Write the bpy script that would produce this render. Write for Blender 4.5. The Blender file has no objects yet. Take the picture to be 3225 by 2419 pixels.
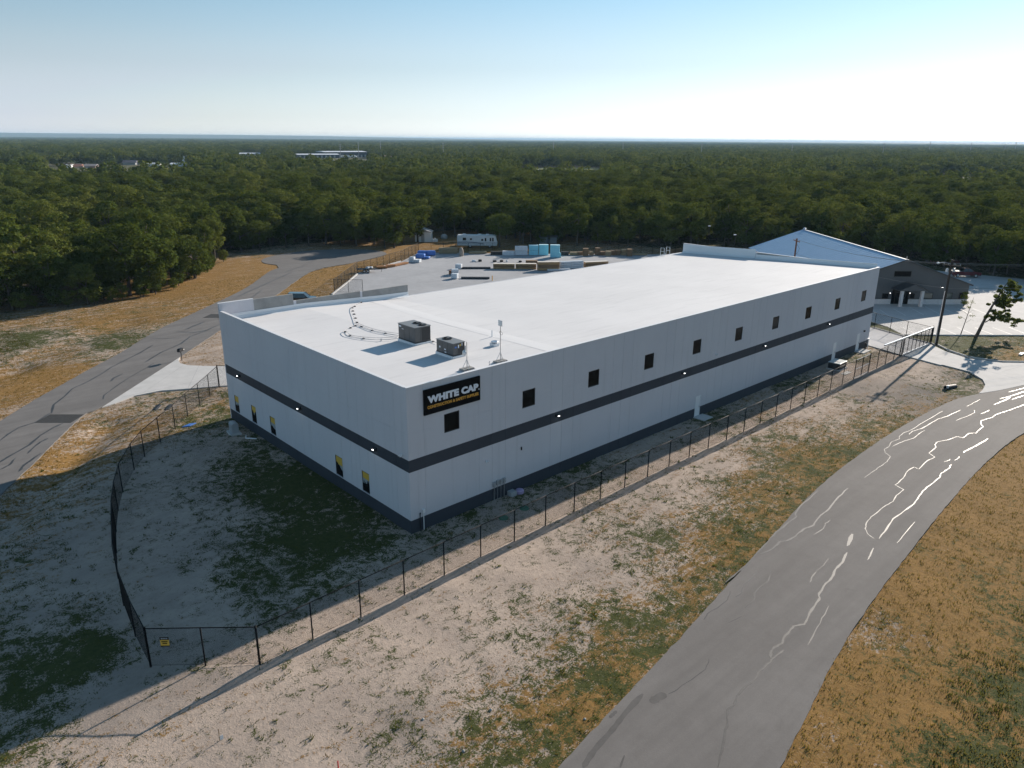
import bpy, bmesh, math, random
import numpy as np
from mathutils import Vector, Matrix
R = math.radians
random.seed(7)
scene = bpy.context.scene
col = scene.collection

# ------------------------------------------------------------------ camera, sky, sun, exposure
CAM = np.array([-26.817764, -39.444445, 26.979353])
YAW, PITCH, ROLL, FPX = 0.8233756, -0.3194140, 0.0078986, 2329.9625     # fitted on the photograph (3225 x 2419)
PW, PH = 3225.0, 2419.0
_f = np.array([math.cos(PITCH)*math.cos(YAW), math.cos(PITCH)*math.sin(YAW), math.sin(PITCH)])
_r0 = np.array([math.sin(YAW), -math.cos(YAW), 0.0]); _u0 = np.cross(_r0, _f)
_r = math.cos(ROLL)*_r0 + math.sin(ROLL)*_u0
_u = -math.sin(ROLL)*_r0 + math.cos(ROLL)*_u0
cam = bpy.data.cameras.new('camera'); camo = bpy.data.objects.new('camera', cam); col.objects.link(camo)
cam.sensor_width = 36.0; cam.lens = FPX/PW*36.0; cam.clip_start = 0.5; cam.clip_end = 80000
M3 = Matrix((( _r[0], _u[0], -_f[0]), (_r[1], _u[1], -_f[1]), (_r[2], _u[2], -_f[2])))
camo.matrix_world = Matrix.Translation(Vector(CAM)) @ M3.to_4x4()
scene.camera = camo

SUN_AZ, SUN_EL = 7.5, 20.5           # degrees from +X towards +Y, height above the horizon
world = bpy.data.worlds.new('World'); scene.world = world; world.use_nodes = True
nt = world.node_tree; bg = nt.nodes['Background']
sky = nt.nodes.new('ShaderNodeTexSky'); sky.sky_type = 'NISHITA'; sky.sun_disc = False
sky.sun_elevation = R(SUN_EL); sky.sun_rotation = R(90 - SUN_AZ)
sky.altitude = 300; sky.air_density = 1.0; sky.dust_density = 0.16; sky.ozone_density = 1.6
# the sky's own brightness, coloured by height above the horizon alike all round: white haze low down, blue above
tc = nt.nodes.new('ShaderNodeTexCoord'); sx = nt.nodes.new('ShaderNodeSeparateXYZ'); nt.links.new(tc.outputs['Generated'], sx.inputs[0])
hs = nt.nodes.new('ShaderNodeHueSaturation'); hs.inputs['Saturation'].default_value = 0.22; nt.links.new(sky.outputs[0], hs.inputs['Color'])
cr = nt.nodes.new('ShaderNodeValToRGB'); ce = cr.color_ramp.elements; ce[0].position = 0.0; ce[0].color = (0.92, 0.96, 1.0, 1); ce[1].position = 1.0; ce[1].color = (0.42, 0.68, 1.0, 1)
k = ce.new(0.10); k.color = (0.72, 0.89, 1.0, 1); k = ce.new(0.18); k.color = (0.48, 0.79, 1.0, 1); k = ce.new(0.33); k.color = (0.33, 0.69, 1.0, 1)
nt.links.new(sx.outputs[2], cr.inputs[0])
tint = nt.nodes.new('ShaderNodeMix'); tint.data_type = 'RGBA'; tint.blend_type = 'MULTIPLY'; tint.inputs[0].default_value = 1.0; tint.clamp_result = False
nt.links.new(hs.outputs[0], tint.inputs[6]); nt.links.new(cr.outputs[0], tint.inputs[7])
mr = nt.nodes.new('ShaderNodeMapRange'); mr.interpolation_type = 'SMOOTHSTEP'; mr.inputs[1].default_value = 0.13; mr.inputs[2].default_value = -0.02; mr.inputs[3].default_value = 0.0; mr.inputs[4].default_value = 1.0
nt.links.new(sx.outputs[2], mr.inputs[0])
hz = nt.nodes.new('ShaderNodeMix'); hz.data_type = 'RGBA'; hz.blend_type = 'LIGHTEN'; hz.inputs[7].default_value = (5.2, 5.8, 6.7, 1); hz.clamp_result = False
nt.links.new(mr.outputs[0], hz.inputs[0]); nt.links.new(tint.outputs[2], hz.inputs[6]); nt.links.new(hz.outputs[2], bg.inputs[0]); bg.inputs[1].default_value = 0.078
sl = bpy.data.lights.new('sun', 'SUN'); sl.energy = 5.0; sl.angle = R(0.55); sl.color = (1.0, 0.89, 0.77)
so = bpy.data.objects.new('sun', sl); col.objects.link(so)
sd = Vector((math.cos(R(SUN_AZ))*math.cos(R(SUN_EL)), math.sin(R(SUN_AZ))*math.cos(R(SUN_EL)), math.sin(R(SUN_EL))))
so.rotation_euler = sd.to_track_quat('Z', 'Y').to_euler(); so.location = sd*300
vs = scene.view_settings; vs.view_transform = 'Standard'; vs.look = 'None'; vs.gamma = 1.0; vs.exposure = 0.62

# ------------------------------------------------------------------ pixels of the photograph -> points of the place
def ray(q): return _f + _r*(q[0]-PW/2)/FPX - _u*(q[1]-PH/2)/FPX
def plane(q, n, c):
    d = ray(q); n = np.array(n, float); return CAM + d*((c - n@CAM)/(n@d))
def G(q, z=0.0): return plane(q, (0,0,1), z)
def above(q, g):                       # height at which the ray of q passes over ground point g
    d = ray(q); g = np.array(g); t = ((g[:2]-CAM[:2])@d[:2])/(d[:2]@d[:2]); return (CAM+t*d)[2]
def Z(x0, y0, x1, w): return lambda x, y: (x0+x*(x1-x0)/w, y0+y*(x1-x0)/w)
D = lambda x, y: (x*1.45796, y*1.45796)
z1 = Z(0,380,1100,2212); z2 = Z(1000,600,2100,2212); z3 = Z(2050,650,3225,2212); z4 = Z(0,900,900,2133)
zA = Z(0,1500,1100,1986); zB = Z(1000,1500,2100,1986); zb = Z(2100,1500,3225,2031); zc = Z(2300,1150,3225,2212)
zu = Z(1050,940,1700,2212); zy = Z(1100,700,1700,2212); zz = Z(1550,700,2200,2212); zv = Z(1300,660,1700,2212)
zr = Z(2700,800,3225,2212); zg = Z(2300,960,2900,2212)
HW, WL, WW = 11.0, 77.08, 31.44        # warehouse: height, length along x, width along y
def g2(q, z=0.0): p = G(q, z); return (float(p[0]), float(p[1]))
def frontp(q): p = plane(q, (0,1,0), 0); return float(p[0]), float(p[2])

# ------------------------------------------------------------------ helpers
class MB:
    def __init__(s): s.v=[]; s.f=[]; s.m=[]
    def face(s, pts, mi=0):
        n=len(s.v); s.v += [tuple(p) for p in pts]; s.f.append(tuple(range(n, n+len(pts)))); s.m.append(mi); return s
    def box(s, x0,x1,y0,y1,z0,z1, mi=0, T=None):
        c=[(x0,y0,z0),(x1,y0,z0),(x1,y1,z0),(x0,y1,z0),(x0,y0,z1),(x1,y0,z1),(x1,y1,z1),(x0,y1,z1)]
        if T: c=[tuple(T @ Vector(p)) for p in c]
        n=len(s.v); s.v+=c
        for f in ((3,2,1,0),(4,5,6,7),(0,1,5,4),(1,2,6,5),(2,3,7,6),(3,0,4,7)): s.f.append(tuple(n+i for i in f)); s.m.append(mi)
        return s
    def prism(s, poly, z0, z1, mi=0):
        a=sum(poly[i][0]*poly[(i+1)%len(poly)][1]-poly[(i+1)%len(poly)][0]*poly[i][1] for i in range(len(poly)))
        if a<0: poly=poly[::-1]
        n=len(s.v); k=len(poly); s.v += [(p[0],p[1],z0) for p in poly]+[(p[0],p[1],z1) for p in poly]
        s.f.append(tuple(n+k+i for i in range(k))); s.m.append(mi); s.f.append(tuple(n+k-1-i for i in range(k))); s.m.append(mi)
        for i in range(k): j=(i+1)%k; s.f.append((n+i,n+j,n+k+j,n+k+i)); s.m.append(mi)
        return s
    def side(s, prof, y0, y1, mi=0, i0=0.0, i1=0.0):     # profile in x,z extruded along y
        n=len(s.v); k=len(prof); s.v += [(p[0],y0,p[1]) for p in prof]+[(p[0],y1,p[1]) for p in prof]
        s.f.append(tuple(n+i for i in range(k))); s.m.append(mi); s.f.append(tuple(n+k+k-1-i for i in range(k))); s.m.append(mi)
        for i in range(k): j=(i+1)%k; s.f.append((n+j,n+i,n+k+i,n+k+j)); s.m.append(mi)
        return s
    def tube(s, pts, r, n=6, mi=0):
        pts=[Vector(p) for p in pts]; rs=r if isinstance(r,(list,tuple)) else [r]*len(pts)
        rings=[]; ref=None
        for i,p in enumerate(pts):
            t=(pts[min(i+1,len(pts)-1)]-pts[max(i-1,0)]).normalized()
            if ref is None or abs(ref.dot(t))>.95: ref=Vector((0,0,1)) if abs(t.z)<.9 else Vector((1,0,0))
            a=t.cross(ref).normalized(); b=t.cross(a); ref=a.cross(t).normalized() if True else ref
            base=len(s.v); s.v += [tuple(p+a*math.cos(2*math.pi*k/n)*rs[i]+b*math.sin(2*math.pi*k/n)*rs[i]) for k in range(n)]; rings.append(base)
        for i in range(len(rings)-1):
            for k in range(n):
                q=(k+1)%n; s.f.append((rings[i]+k,rings[i]+q,rings[i+1]+q,rings[i+1]+k)); s.m.append(mi)
        s.f.append(tuple(rings[0]+n-1-k for k in range(n))); s.m.append(mi); s.f.append(tuple(rings[-1]+k for k in range(n))); s.m.append(mi)
        return s
    def lathe(s, c, prof, n=12, mi=0):
        rings=[]
        for r_,z in prof:
            rings.append(len(s.v)); s.v += [(c[0]+r_*math.cos(2*math.pi*k/n), c[1]+r_*math.sin(2*math.pi*k/n), c[2]+z) for k in range(n)]
        for i in range(len(rings)-1):
            for k in range(n):
                q=(k+1)%n; s.f.append((rings[i]+k,rings[i]+q,rings[i+1]+q,rings[i+1]+k)); s.m.append(mi)
        s.f.append(tuple(rings[0]+n-1-k for k in range(n))); s.m.append(mi); s.f.append(tuple(rings[-1]+k for k in range(n))); s.m.append(mi)
        return s
    def mesh(s, name, mats, smooth=False):
        me=bpy.data.meshes.new(name); me.from_pydata(s.v, [], s.f)
        for m in (mats if isinstance(mats,(list,tuple)) else [mats]): me.materials.append(m)
        me.polygons.foreach_set('material_index', s.m)
        if smooth: me.polygons.foreach_set('use_smooth', [True]*len(s.f))
        me.update(); return me
    def build(s, name, mats, parent=None, smooth=False, loc=None, bevel=0):
        return link(name, s.mesh(name, mats, smooth), parent, loc, bevel)
def link(name, me, parent=None, loc=None, bevel=0):
    o=bpy.data.objects.new(name, me); col.objects.link(o)
    if parent: o.parent=parent
    if loc is not None: o.location=loc
    if bevel:
        b=o.modifiers.new('bevel','BEVEL'); b.width=bevel; b.segments=2; b.limit_method='ANGLE'
    return o
def tag(o, label, cat, group=None):
    o['label']=label; o['category']=cat
    if group: o['group']=group
    return o
def kind(o, k): o['kind']=k; return o
def thing(name, label, cat, loc=(0,0,0), rz=0.0, group=None):
    o=bpy.data.objects.new(name, None); col.objects.link(o); o.location=loc; o.rotation_euler=(0,0,rz); o.empty_display_size=.2
    return tag(o, label, cat, group)
def copy_tree(o, parent=None):
    c=o.copy(); col.objects.link(c); c.parent=parent
    for ch in list(o.children): copy_tree(ch, c)
    return c
def smoothpoly(pts, n=6, closed=False):
    P=[np.array(p,float) for p in pts]; out=[]
    for i in range(len(P)-1):
        p0=P[max(i-1,0)]; p1=P[i]; p2=P[i+1]; p3=P[min(i+2,len(P)-1)]
        for k in range(n):
            t=k/n; out.append(tuple(.5*((2*p1)+(-p0+p2)*t+(2*p0-5*p1+4*p2-p3)*t*t+(-p0+3*p1-3*p2+p3)*t**3)))
    out.append(tuple(P[-1])); return out
def arrays_mesh(name, V, F, mats, mi=None):
    me=bpy.data.meshes.new(name); V=np.asarray(V,np.float32); F=np.asarray(F,np.int32); k=F.shape[1]
    me.vertices.add(len(V)); me.vertices.foreach_set('co', V.ravel())
    me.loops.add(F.size); me.loops.foreach_set('vertex_index', F.ravel())
    me.polygons.add(len(F)); me.polygons.foreach_set('loop_start', np.arange(0,F.size,k,dtype=np.int32)); me.polygons.foreach_set('loop_total', np.full(len(F),k,np.int32))
    for m in mats: me.materials.append(m)
    if mi is not None: me.polygons.foreach_set('material_index', np.asarray(mi,np.int32))
    me.update(); me.validate(); return me
def inside(poly, X, Y):
    r_=np.zeros(X.shape,bool); n=len(poly)
    for i in range(n):
        x0,y0=poly[i]; x1,y1=poly[(i+1)%n]
        c=((y0>Y)!=(y1>Y)) & (X < (x1-x0)*(Y-y0)/((y1-y0) if y1!=y0 else 1e-9)+x0); r_^=c
    return r_
def seg_dist(P, a, b):
    a=np.array(a); b=np.array(b); d=b-a; t=np.clip(((P-a)@d)/(d@d),0,1); return np.linalg.norm(P-(a+t[:,None]*d),axis=1)

# ------------------------------------------------------------------ materials
def pm(name, c, rough=.6, metal=0.0, c2=None, ns=1.0, det=5, bump=0.0, bs=20.0, spec=.5, lo=.35, hi=.65, emit=None, stretch=None, coat=0):
    m=bpy.data.materials.new(name); m.use_nodes=True; t=m.node_tree; b=t.nodes['Principled BSDF']
    b.inputs['Roughness'].default_value=rough; b.inputs['Metallic'].default_value=metal; b.inputs['Base Color'].default_value=(*c,1)
    b.inputs['Specular IOR Level'].default_value=spec; b.inputs['Coat Weight'].default_value=coat
    geo=None
    if c2 or bump:
        geo=t.nodes.new('ShaderNodeNewGeometry'); src=geo.outputs['Position']
        if stretch:
            mp=t.nodes.new('ShaderNodeMapping'); mp.inputs['Scale'].default_value=stretch; t.links.new(src, mp.inputs['Vector']); src=mp.outputs[0]
    if c2:
        n=t.nodes.new('ShaderNodeTexNoise'); n.inputs['Scale'].default_value=ns; n.inputs['Detail'].default_value=det; n.inputs['Roughness'].default_value=.6
        t.links.new(src, n.inputs['Vector']); r_=t.nodes.new('ShaderNodeMapRange'); r_.inputs[1].default_value=lo; r_.inputs[2].default_value=hi
        t.links.new(n.outputs['Fac'], r_.inputs[0]); x=t.nodes.new('ShaderNodeMix'); x.data_type='RGBA'
        x.inputs[6].default_value=(*c,1); x.inputs[7].default_value=(*c2,1); t.links.new(r_.outputs[0], x.inputs[0]); t.links.new(x.outputs[2], b.inputs['Base Color'])
    if bump:
        n=t.nodes.new('ShaderNodeTexNoise'); n.inputs['Scale'].default_value=bs; n.inputs['Detail'].default_value=4; t.links.new(src, n.inputs['Vector'])
        bp=t.nodes.new('ShaderNodeBump'); bp.inputs['Strength'].default_value=bump; bp.inputs['Distance'].default_value=.05
        t.links.new(n.outputs['Fac'], bp.inputs['Height']); t.links.new(bp.outputs[0], b.inputs['Normal'])
    if emit: b.inputs['Emission Color'].default_value=(*emit[0],1); b.inputs['Emission Strength'].default_value=emit[1]
    return m
white_wall = pm('painted_concrete_white', (.52,.53,.55), .8, c2=(.57,.58,.595), ns=.35, bump=.05, bs=9)
dark_band  = pm('painted_concrete_slate', (.026,.034,.049), .7, c2=(.032,.041,.057), ns=.4)
joint_grey = pm('joint_caulk', (.26,.27,.29), .9)
raw_conc   = pm('raw_concrete', (.25,.25,.245), .9, c2=(.33,.33,.32), ns=.8, bump=.1, bs=6)
coping_m   = pm('coping_metal_white', (.72,.73,.75), .5)
flash_m    = pm('membrane_flashing', (.74,.76,.78), .6)
glass_dk   = pm('dark_glass', (.006,.007,.008), .12, spec=.10)
frame_blk  = pm('black_frame', (.02,.02,.022), .45)
black_m    = pm('black_paint', (.014,.014,.016), .5)
black_pl   = pm('black_plastic', (.02,.02,.022), .55, c2=(.035,.035,.038), ns=3)
wire_m     = pm('black_vinyl_wire', (.006,.006,.007), .6, spec=.15)
galv       = pm('galvanised_steel', (.50,.51,.53), .35, .8)
alu        = pm('aluminium', (.72,.73,.75), .3, .85)
rtu_m      = pm('hvac_grey_paint', (.075,.078,.08), .5, c2=(.092,.094,.097), ns=2)
rtu_dk     = pm('hvac_dark_coil', (.028,.028,.03), .6)
white_pl   = pm('white_paint', (.75,.76,.77), .5)
lamp_on    = pm('lamp_lens_lit', (.9,.9,.9), .3, emit=((1,.97,.92), 3.0))
sign_blk   = pm('sign_black', (.004,.004,.005), .6, spec=.08)
sign_wht   = pm('sign_white', (.80,.82,.88), .5)
sign_org   = pm('sign_amber', (.75,.36,.05), .5)
yellow_m   = pm('yellow_film', (.62,.40,.06), .5)
film_grey  = pm('pale_film', (.30,.34,.37), .5)
conc_walk  = pm('concrete_slab', (.47,.465,.455), .9, c2=(.54,.53,.52), ns=.6, bump=.05, bs=8)
wood_a     = pm('lumber_pale', (.42,.27,.13), .8, c2=(.34,.20,.09), ns=1.2, stretch=(1,1,14))
wood_b     = pm('lumber_brown', (.24,.15,.08), .8, c2=(.18,.11,.06), ns=1.2, stretch=(1,1,14))
wood_w     = pm('lumber_weathered', (.36,.28,.17), .85, c2=(.27,.20,.12), ns=1.0, stretch=(1,1,12))
foam_blue  = pm('blue_foam', (.22,.58,.72), .8, c2=(.28,.64,.76), ns=1.5)
foam_edge  = pm('blue_foam_edge', (.45,.70,.78), .8)
wrap_white = pm('white_wrap', (.68,.71,.74), .35, c2=(.55,.60,.66), ns=2.5, bump=.3, bs=5)
wrap_blue  = pm('blue_wrap', (.05,.14,.46), .35, c2=(.08,.22,.60), ns=2, bump=.3, bs=4)
rubber     = pm('tyre_rubber', (.015,.015,.016), .8)
rust       = pm('rusty_steel', (.20,.075,.035), .8, c2=(.30,.12,.05), ns=4)
pole_wood  = pm('pole_wood', (.030,.024,.020), .9, c2=(.045,.035,.028), ns=6, stretch=(1,1,.1))
grey_box   = pm('utility_grey', (.36,.37,.38), .5)
green_lid  = pm('green_lid', (.03,.14,.09), .6)
lilac_m    = pm('lilac_lid', (.42,.33,.52), .6)
blue_m     = pm('blue_plastic', (.05,.16,.5), .4)
line_white = pm('road_paint_white', (.74,.74,.73), .7)

def node_mat(name): m=bpy.data.materials.new(name); m.use_nodes=True; return m, m.node_tree, m.node_tree.nodes['Principled BSDF']
def N(t, typ, **kw):
    n=t.nodes.new(typ)
    for k,v in kw.items(): setattr(n,k,v)
    return n
def noise(t, src, scale, det=5, rough=.6, dist=0.0):
    n=N(t,'ShaderNodeTexNoise'); n.inputs['Scale'].default_value=scale; n.inputs['Detail'].default_value=det; n.inputs['Roughness'].default_value=rough; n.inputs['Distortion'].default_value=dist
    t.links.new(src, n.inputs['Vector']); return n.outputs['Fac']
def rng(t, src, a, b, c=0., d=1., smooth=False):
    n=N(t,'ShaderNodeMapRange'); n.inputs[1].default_value=a; n.inputs[2].default_value=b; n.inputs[3].default_value=c; n.inputs[4].default_value=d
    if smooth: n.interpolation_type='SMOOTHSTEP'
    t.links.new(src, n.inputs[0]); return n.outputs[0]
def mth(t, op, a, b=None):
    n=N(t,'ShaderNodeMath',operation=op)
    for i,x in enumerate((a,b)):
        if x is None: continue
        if isinstance(x,(int,float)): n.inputs[i].default_value=x
        else: t.links.new(x, n.inputs[i])
    return n.outputs[0]
def mix(t, f, a, b):
    n=N(t,'ShaderNodeMix',data_type='RGBA')
    for i,x in ((0,f),(6,a),(7,b)):
        if isinstance(x,tuple): n.inputs[i].default_value=(*x,1)
        elif isinstance(x,(int,float)): n.inputs[i].default_value=x
        else: t.links.new(x, n.inputs[i])
    return n.outputs[2]
def bump(t, b, h, strength, dist=.05):
    n=N(t,'ShaderNodeBump'); n.inputs['Strength'].default_value=strength; n.inputs['Distance'].default_value=dist
    t.links.new(h, n.inputs['Height']); t.links.new(n.outputs[0], b.inputs['Normal'])

def wall_mat():
    m,t,b=node_mat('painted_concrete_white'); P=N(t,'ShaderNodeNewGeometry').outputs['Position']; oi=N(t,'ShaderNodeObjectInfo')
    mp=N(t,'ShaderNodeMapping'); mp.inputs['Scale'].default_value=(2.2,2.2,.10); t.links.new(P,mp.inputs[0]); st=noise(t,mp.outputs[0],1.0,5,.65); a=noise(t,P,.22,4); f=noise(t,P,2.5,5)
    x=mix(t, rng(t,a,.35,.65), (.54,.54,.58), (.58,.58,.615)); x=mix(t, mth(t,'MULTIPLY',oi.outputs['Random'],.5), x, (.60,.60,.63)); x=mix(t, rng(t,st,.55,.78,0,.42), x, (.42,.42,.435)); x=mix(t, rng(t,f,.5,.8,0,.15), x, (.46,.46,.47))
    t.links.new(x,b.inputs['Base Color']); b.inputs['Roughness'].default_value=.8; b.inputs['Specular IOR Level'].default_value=.3; bump(t,b,noise(t,P,9,3),.05,.03); return m
white_wall=wall_mat()
def asphalt_mat(name, c, c2, rot=0):
    m,t,b=node_mat(name); P=N(t,'ShaderNodeNewGeometry').outputs['Position']
    big=noise(t,P,.16,4); fine=noise(t,P,14,4,.7); mid=noise(t,P,1.1,5,.65)
    x=mix(t, rng(t,big,.35,.65), c, c2); x=mix(t, rng(t,mid,.35,.75,0,.35), x, tuple(v*.72 for v in c)); x=mix(t, rng(t,fine,.45,.8,0,.4), x, tuple(v*1.5 for v in c))
    mp=N(t,'ShaderNodeMapping'); mp.inputs['Scale'].default_value=(.06,.75,1); mp.inputs['Rotation'].default_value=(0,0,R(rot)); t.links.new(P,mp.inputs[0]); st=noise(t,mp.outputs[0],1.0,4,.6)
    x=mix(t, rng(t,st,.40,.68,0,.45), x, tuple(v*.70 for v in c)); x=mix(t, rng(t,noise(t,P,.45,6,.7,1.0),.60,.72,0,.35), x, tuple(v*.6 for v in c))
    t.links.new(x,b.inputs['Base Color']); b.inputs['Roughness'].default_value=.85; b.inputs['Specular IOR Level'].default_value=.15; bump(t,b,fine,.35,.02); return m
asphalt   = asphalt_mat('asphalt', (.172,.161,.153), (.200,.188,.179), -3)
asphalt_l = asphalt_mat('asphalt_street', (.172,.164,.159), (.205,.196,.189), -47)
patch_m   = pm('fresh_asphalt', (.025,.025,.025), .8, c2=(.035,.034,.034), ns=3, bump=.2, bs=30)
seal_m    = pm('crack_sealant', (.035,.034,.033), .44, spec=.42, c2=(.06,.058,.056), ns=4)
def yard_mat():
    m,t,b=node_mat('yard_concrete'); P=N(t,'ShaderNodeNewGeometry').outputs['Position']
    a=noise(t,P,.10,5,.6,.4); c=noise(t,P,.9,5); f=noise(t,P,9,3)
    x=mix(t, rng(t,a,.35,.65), (.33,.335,.35), (.41,.415,.43)); x=mix(t, rng(t,c,.4,.7,0,.35), x, (.26,.265,.28)); x=mix(t, rng(t,f,.5,.8,0,.2), x, (.40,.40,.40))
    t.links.new(x,b.inputs['Base Color']); b.inputs['Roughness'].default_value=.85; b.inputs['Specular IOR Level'].default_value=.2; bump(t,b,f,.1,.01); return m
yard_conc = yard_mat()
def roof_mat():
    m,t,b=node_mat('white_roof_membrane'); P=N(t,'ShaderNodeNewGeometry').outputs['Position']; s=N(t,'ShaderNodeSeparateXYZ'); t.links.new(P,s.inputs[0])
    a=noise(t,P,.12,4); mp=N(t,'ShaderNodeMapping'); mp.inputs['Scale'].default_value=(.25,2.2,1); t.links.new(P,mp.inputs[0]); st=noise(t,mp.outputs[0],.8,5)
    x=mix(t, rng(t,a,.35,.65), (.65,.645,.65), (.70,.695,.70)); x=mix(t, rng(t,st,.55,.8,0,.5), x, (.47,.47,.475))
    w=mth(t,'FRACT', mth(t,'DIVIDE', s.outputs[1], 3.05)); seam=mth(t,'LESS_THAN', w, .02); x=mix(t, mth(t,'MULTIPLY',seam,.35), x, (.50,.50,.51))
    t.links.new(x,b.inputs['Base Color']); b.inputs['Roughness'].default_value=.7; b.inputs['Specular IOR Level'].default_value=.2; bump(t,b,noise(t,P,3,3),.06,.03); return m
roof_m = roof_mat()
def leaf_mat(name, lo, mid, hi, tr=.30):
    m,t,b=node_mat(name); g=N(t,'ShaderNodeNewGeometry'); oi=N(t,'ShaderNodeObjectInfo')
    f=mth(t,'ADD', mth(t,'MULTIPLY',oi.outputs['Random'],.60), mth(t,'MULTIPLY',g.outputs['Random Per Island'],.25)); f=mth(t,'ADD', f, rng(t,noise(t,g.outputs['Position'],.018,3),.3,.7,-.08,.26))
    cr=N(t,'ShaderNodeValToRGB'); e=cr.color_ramp.elements; e[0].position=.12; e[0].color=(*lo,1); e[1].position=.92; e[1].color=(*hi,1); k=cr.color_ramp.elements.new(.55); k.color=(*mid,1)
    t.links.new(f, cr.inputs[0]); t.links.new(cr.outputs[0], b.inputs['Base Color']); b.inputs['Roughness'].default_value=.6; b.inputs['Specular IOR Level'].default_value=.0
    tl=N(t,'ShaderNodeBsdfTranslucent'); t.links.new(mix(t,.5,cr.outputs[0],(.13,.14,.02)), tl.inputs[0]); mx=N(t,'ShaderNodeMixShader'); mx.inputs[0].default_value=tr
    o=t.nodes['Material Output']; t.links.new(b.outputs[0],mx.inputs[1]); t.links.new(tl.outputs[0],mx.inputs[2]); t.links.new(mx.outputs[0],o.inputs[0]); return m
leaf_m = leaf_mat('oak_leaves', (.038,.056,.013), (.088,.120,.026), (.185,.195,.046))
leaf_y = leaf_mat('pale_leaves', (.08,.11,.025), (.12,.15,.035), (.17,.18,.045), .60)
bark_m = pm('bark', (.075,.062,.050), .95, c2=(.12,.10,.085), ns=5, bump=.4, bs=12)
grass_g = leaf_mat('green_grass_blades', (.045,.065,.016), (.085,.10,.026), (.15,.145,.045), .45)
grass_d = leaf_mat('dry_grass_blades', (.17,.095,.028), (.25,.148,.044), (.33,.21,.075), .5)
grass_w = leaf_mat('dark_weeds', (.055,.050,.017), (.10,.082,.028), (.17,.125,.048), .45)

def ground_mat():
    m,t,b=node_mat('soil_and_grass'); P=N(t,'ShaderNodeNewGeometry').outputs['Position']
    at=N(t,'ShaderNodeAttribute',attribute_name='cover'); s=N(t,'ShaderNodeSeparateColor'); t.links.new(at.outputs['Color'],s.inputs[0]); gr,dr,gv=s.outputs
    mp=N(t,'ShaderNodeMapping'); mp.inputs['Scale'].default_value=(.38,1.25,1); mp.inputs['Rotation'].default_value=(0,0,R(-3)); t.links.new(P,mp.inputs[0]); n1=noise(t,mp.outputs[0],.75,7,.70,.5); n2=noise(t,P,3.2,6,.65); n3=noise(t,P,11,4,.7); n4=noise(t,P,.22,4); n5=noise(t,P,1.25,6,.7,.8); n6=noise(t,P,.30,4,.6,.5)
    sand=mix(t, rng(t,n4,.35,.65), (.51,.41,.335), (.38,.31,.26)); sand=mix(t, rng(t,n1,.45,.68,0,.42), sand, (.27,.22,.185)); sand=mix(t, rng(t,n2,.5,.75,0,.38), sand, (.22,.18,.15)); sand=mix(t, rng(t,n3,.5,.8,0,.4), sand, (.48,.41,.35))
    sand=mix(t, gv, sand, (.165,.15,.135))
    dryc=mix(t, rng(t,n2,.3,.7), (.285,.162,.050), (.185,.105,.038)); dryc=mix(t, rng(t,n3,.45,.75), dryc, (.33,.21,.08))
    grc=mix(t, rng(t,n2,.3,.7), (.038,.050,.015), (.078,.084,.027)); grc=mix(t, rng(t,n3,.5,.8,0,.7), grc, (.10,.10,.04))
    na=mth(t,'ADD', mth(t,'MULTIPLY',n1,.34), mth(t,'ADD', mth(t,'MULTIPLY',n2,.34), mth(t,'MULTIPLY',n3,.32))); nb=mth(t,'ADD', mth(t,'MULTIPLY',n5,.42), mth(t,'ADD', mth(t,'MULTIPLY',n6,.22), mth(t,'MULTIPLY',n3,.36)))
    md=rng(t, mth(t,'ADD', mth(t,'MULTIPLY',dr,.92), mth(t,'MULTIPLY', mth(t,'SUBTRACT',na,.5), 5.2)), .38,.70,smooth=True)
    mg=rng(t, mth(t,'ADD', mth(t,'MULTIPLY',gr,.92), mth(t,'MULTIPLY', mth(t,'SUBTRACT',nb,.5), 5.0)), .40,.66,smooth=True)
    x=mix(t,md,sand,dryc); x=mix(t,mg,x,grc); t.links.new(x,b.inputs['Base Color']); b.inputs['Roughness'].default_value=.95; b.inputs['Specular IOR Level'].default_value=.1
    h=mth(t,'ADD', mth(t,'MULTIPLY',n2,.6), mth(t,'ADD', mth(t,'MULTIPLY',n3,.35), mth(t,'MULTIPLY',mth(t,'MAXIMUM',md,mg),.3))); bump(t,b,h,.55,.14); return m
ground_m = ground_mat()

# ------------------------------------------------------------------ the setting: roads, slabs, ground
RZ=.03
fl=[(-40,-27.5),(-20,-23.6)]+[g2(D(*q)) for q in ((1205,1659),(1430,1420),(1640,1190),(1760,1060),(1860,980),(1960,915),(2060,865),(2130,848),(2212,830))]+[(82,-22.6),(100,-30),(125,-45)]
frr=[(-40,-35.5),(-20,-31.8)]+[g2(D(*q)) for q in ((1685,1659),(1830,1380),(1960,1200),(2060,1075),(2140,990),(2212,935))]+[(66,-25.4),(78,-29),(95,-37),(120,-52)]
fl=smoothpoly(fl,5); frr=smoothpoly(frr,5); front_poly=fl+frr[::-1]
ll=[(-45,13.0),(-30,30.5)]+[g2(z4(*q)) for q in ((0,1010),(300,830),(640,640),(900,500),(1200,320),(1500,180),(1830,20))]+[g2(z1(1700,960)),(45,113.0)]
bulb=[(46.5,117),(45.6,121.5),(47.5,126.5),(52.5,130.5),(60,132.6),(68,131.0),(74,126),(76,120),(74,115),(69.5,112.2)]
lr=[(-38,7.5),(-26,19.5)]+[g2(z4(*q)) for q in ((100,1470),(430,1150),(620,970),(760,905),(1000,755),(1340,535),(1650,330))]+[g2(z1(*q)) for q in ((1780,1085),(1870,1020),(2000,945),(2212,905))]
lr=lr+[(64.5,110.6)]
ll=smoothpoly(ll,4); lr=smoothpoly(lr,4); street_poly=ll+smoothpoly(bulb,4)+lr[::-1]
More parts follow.
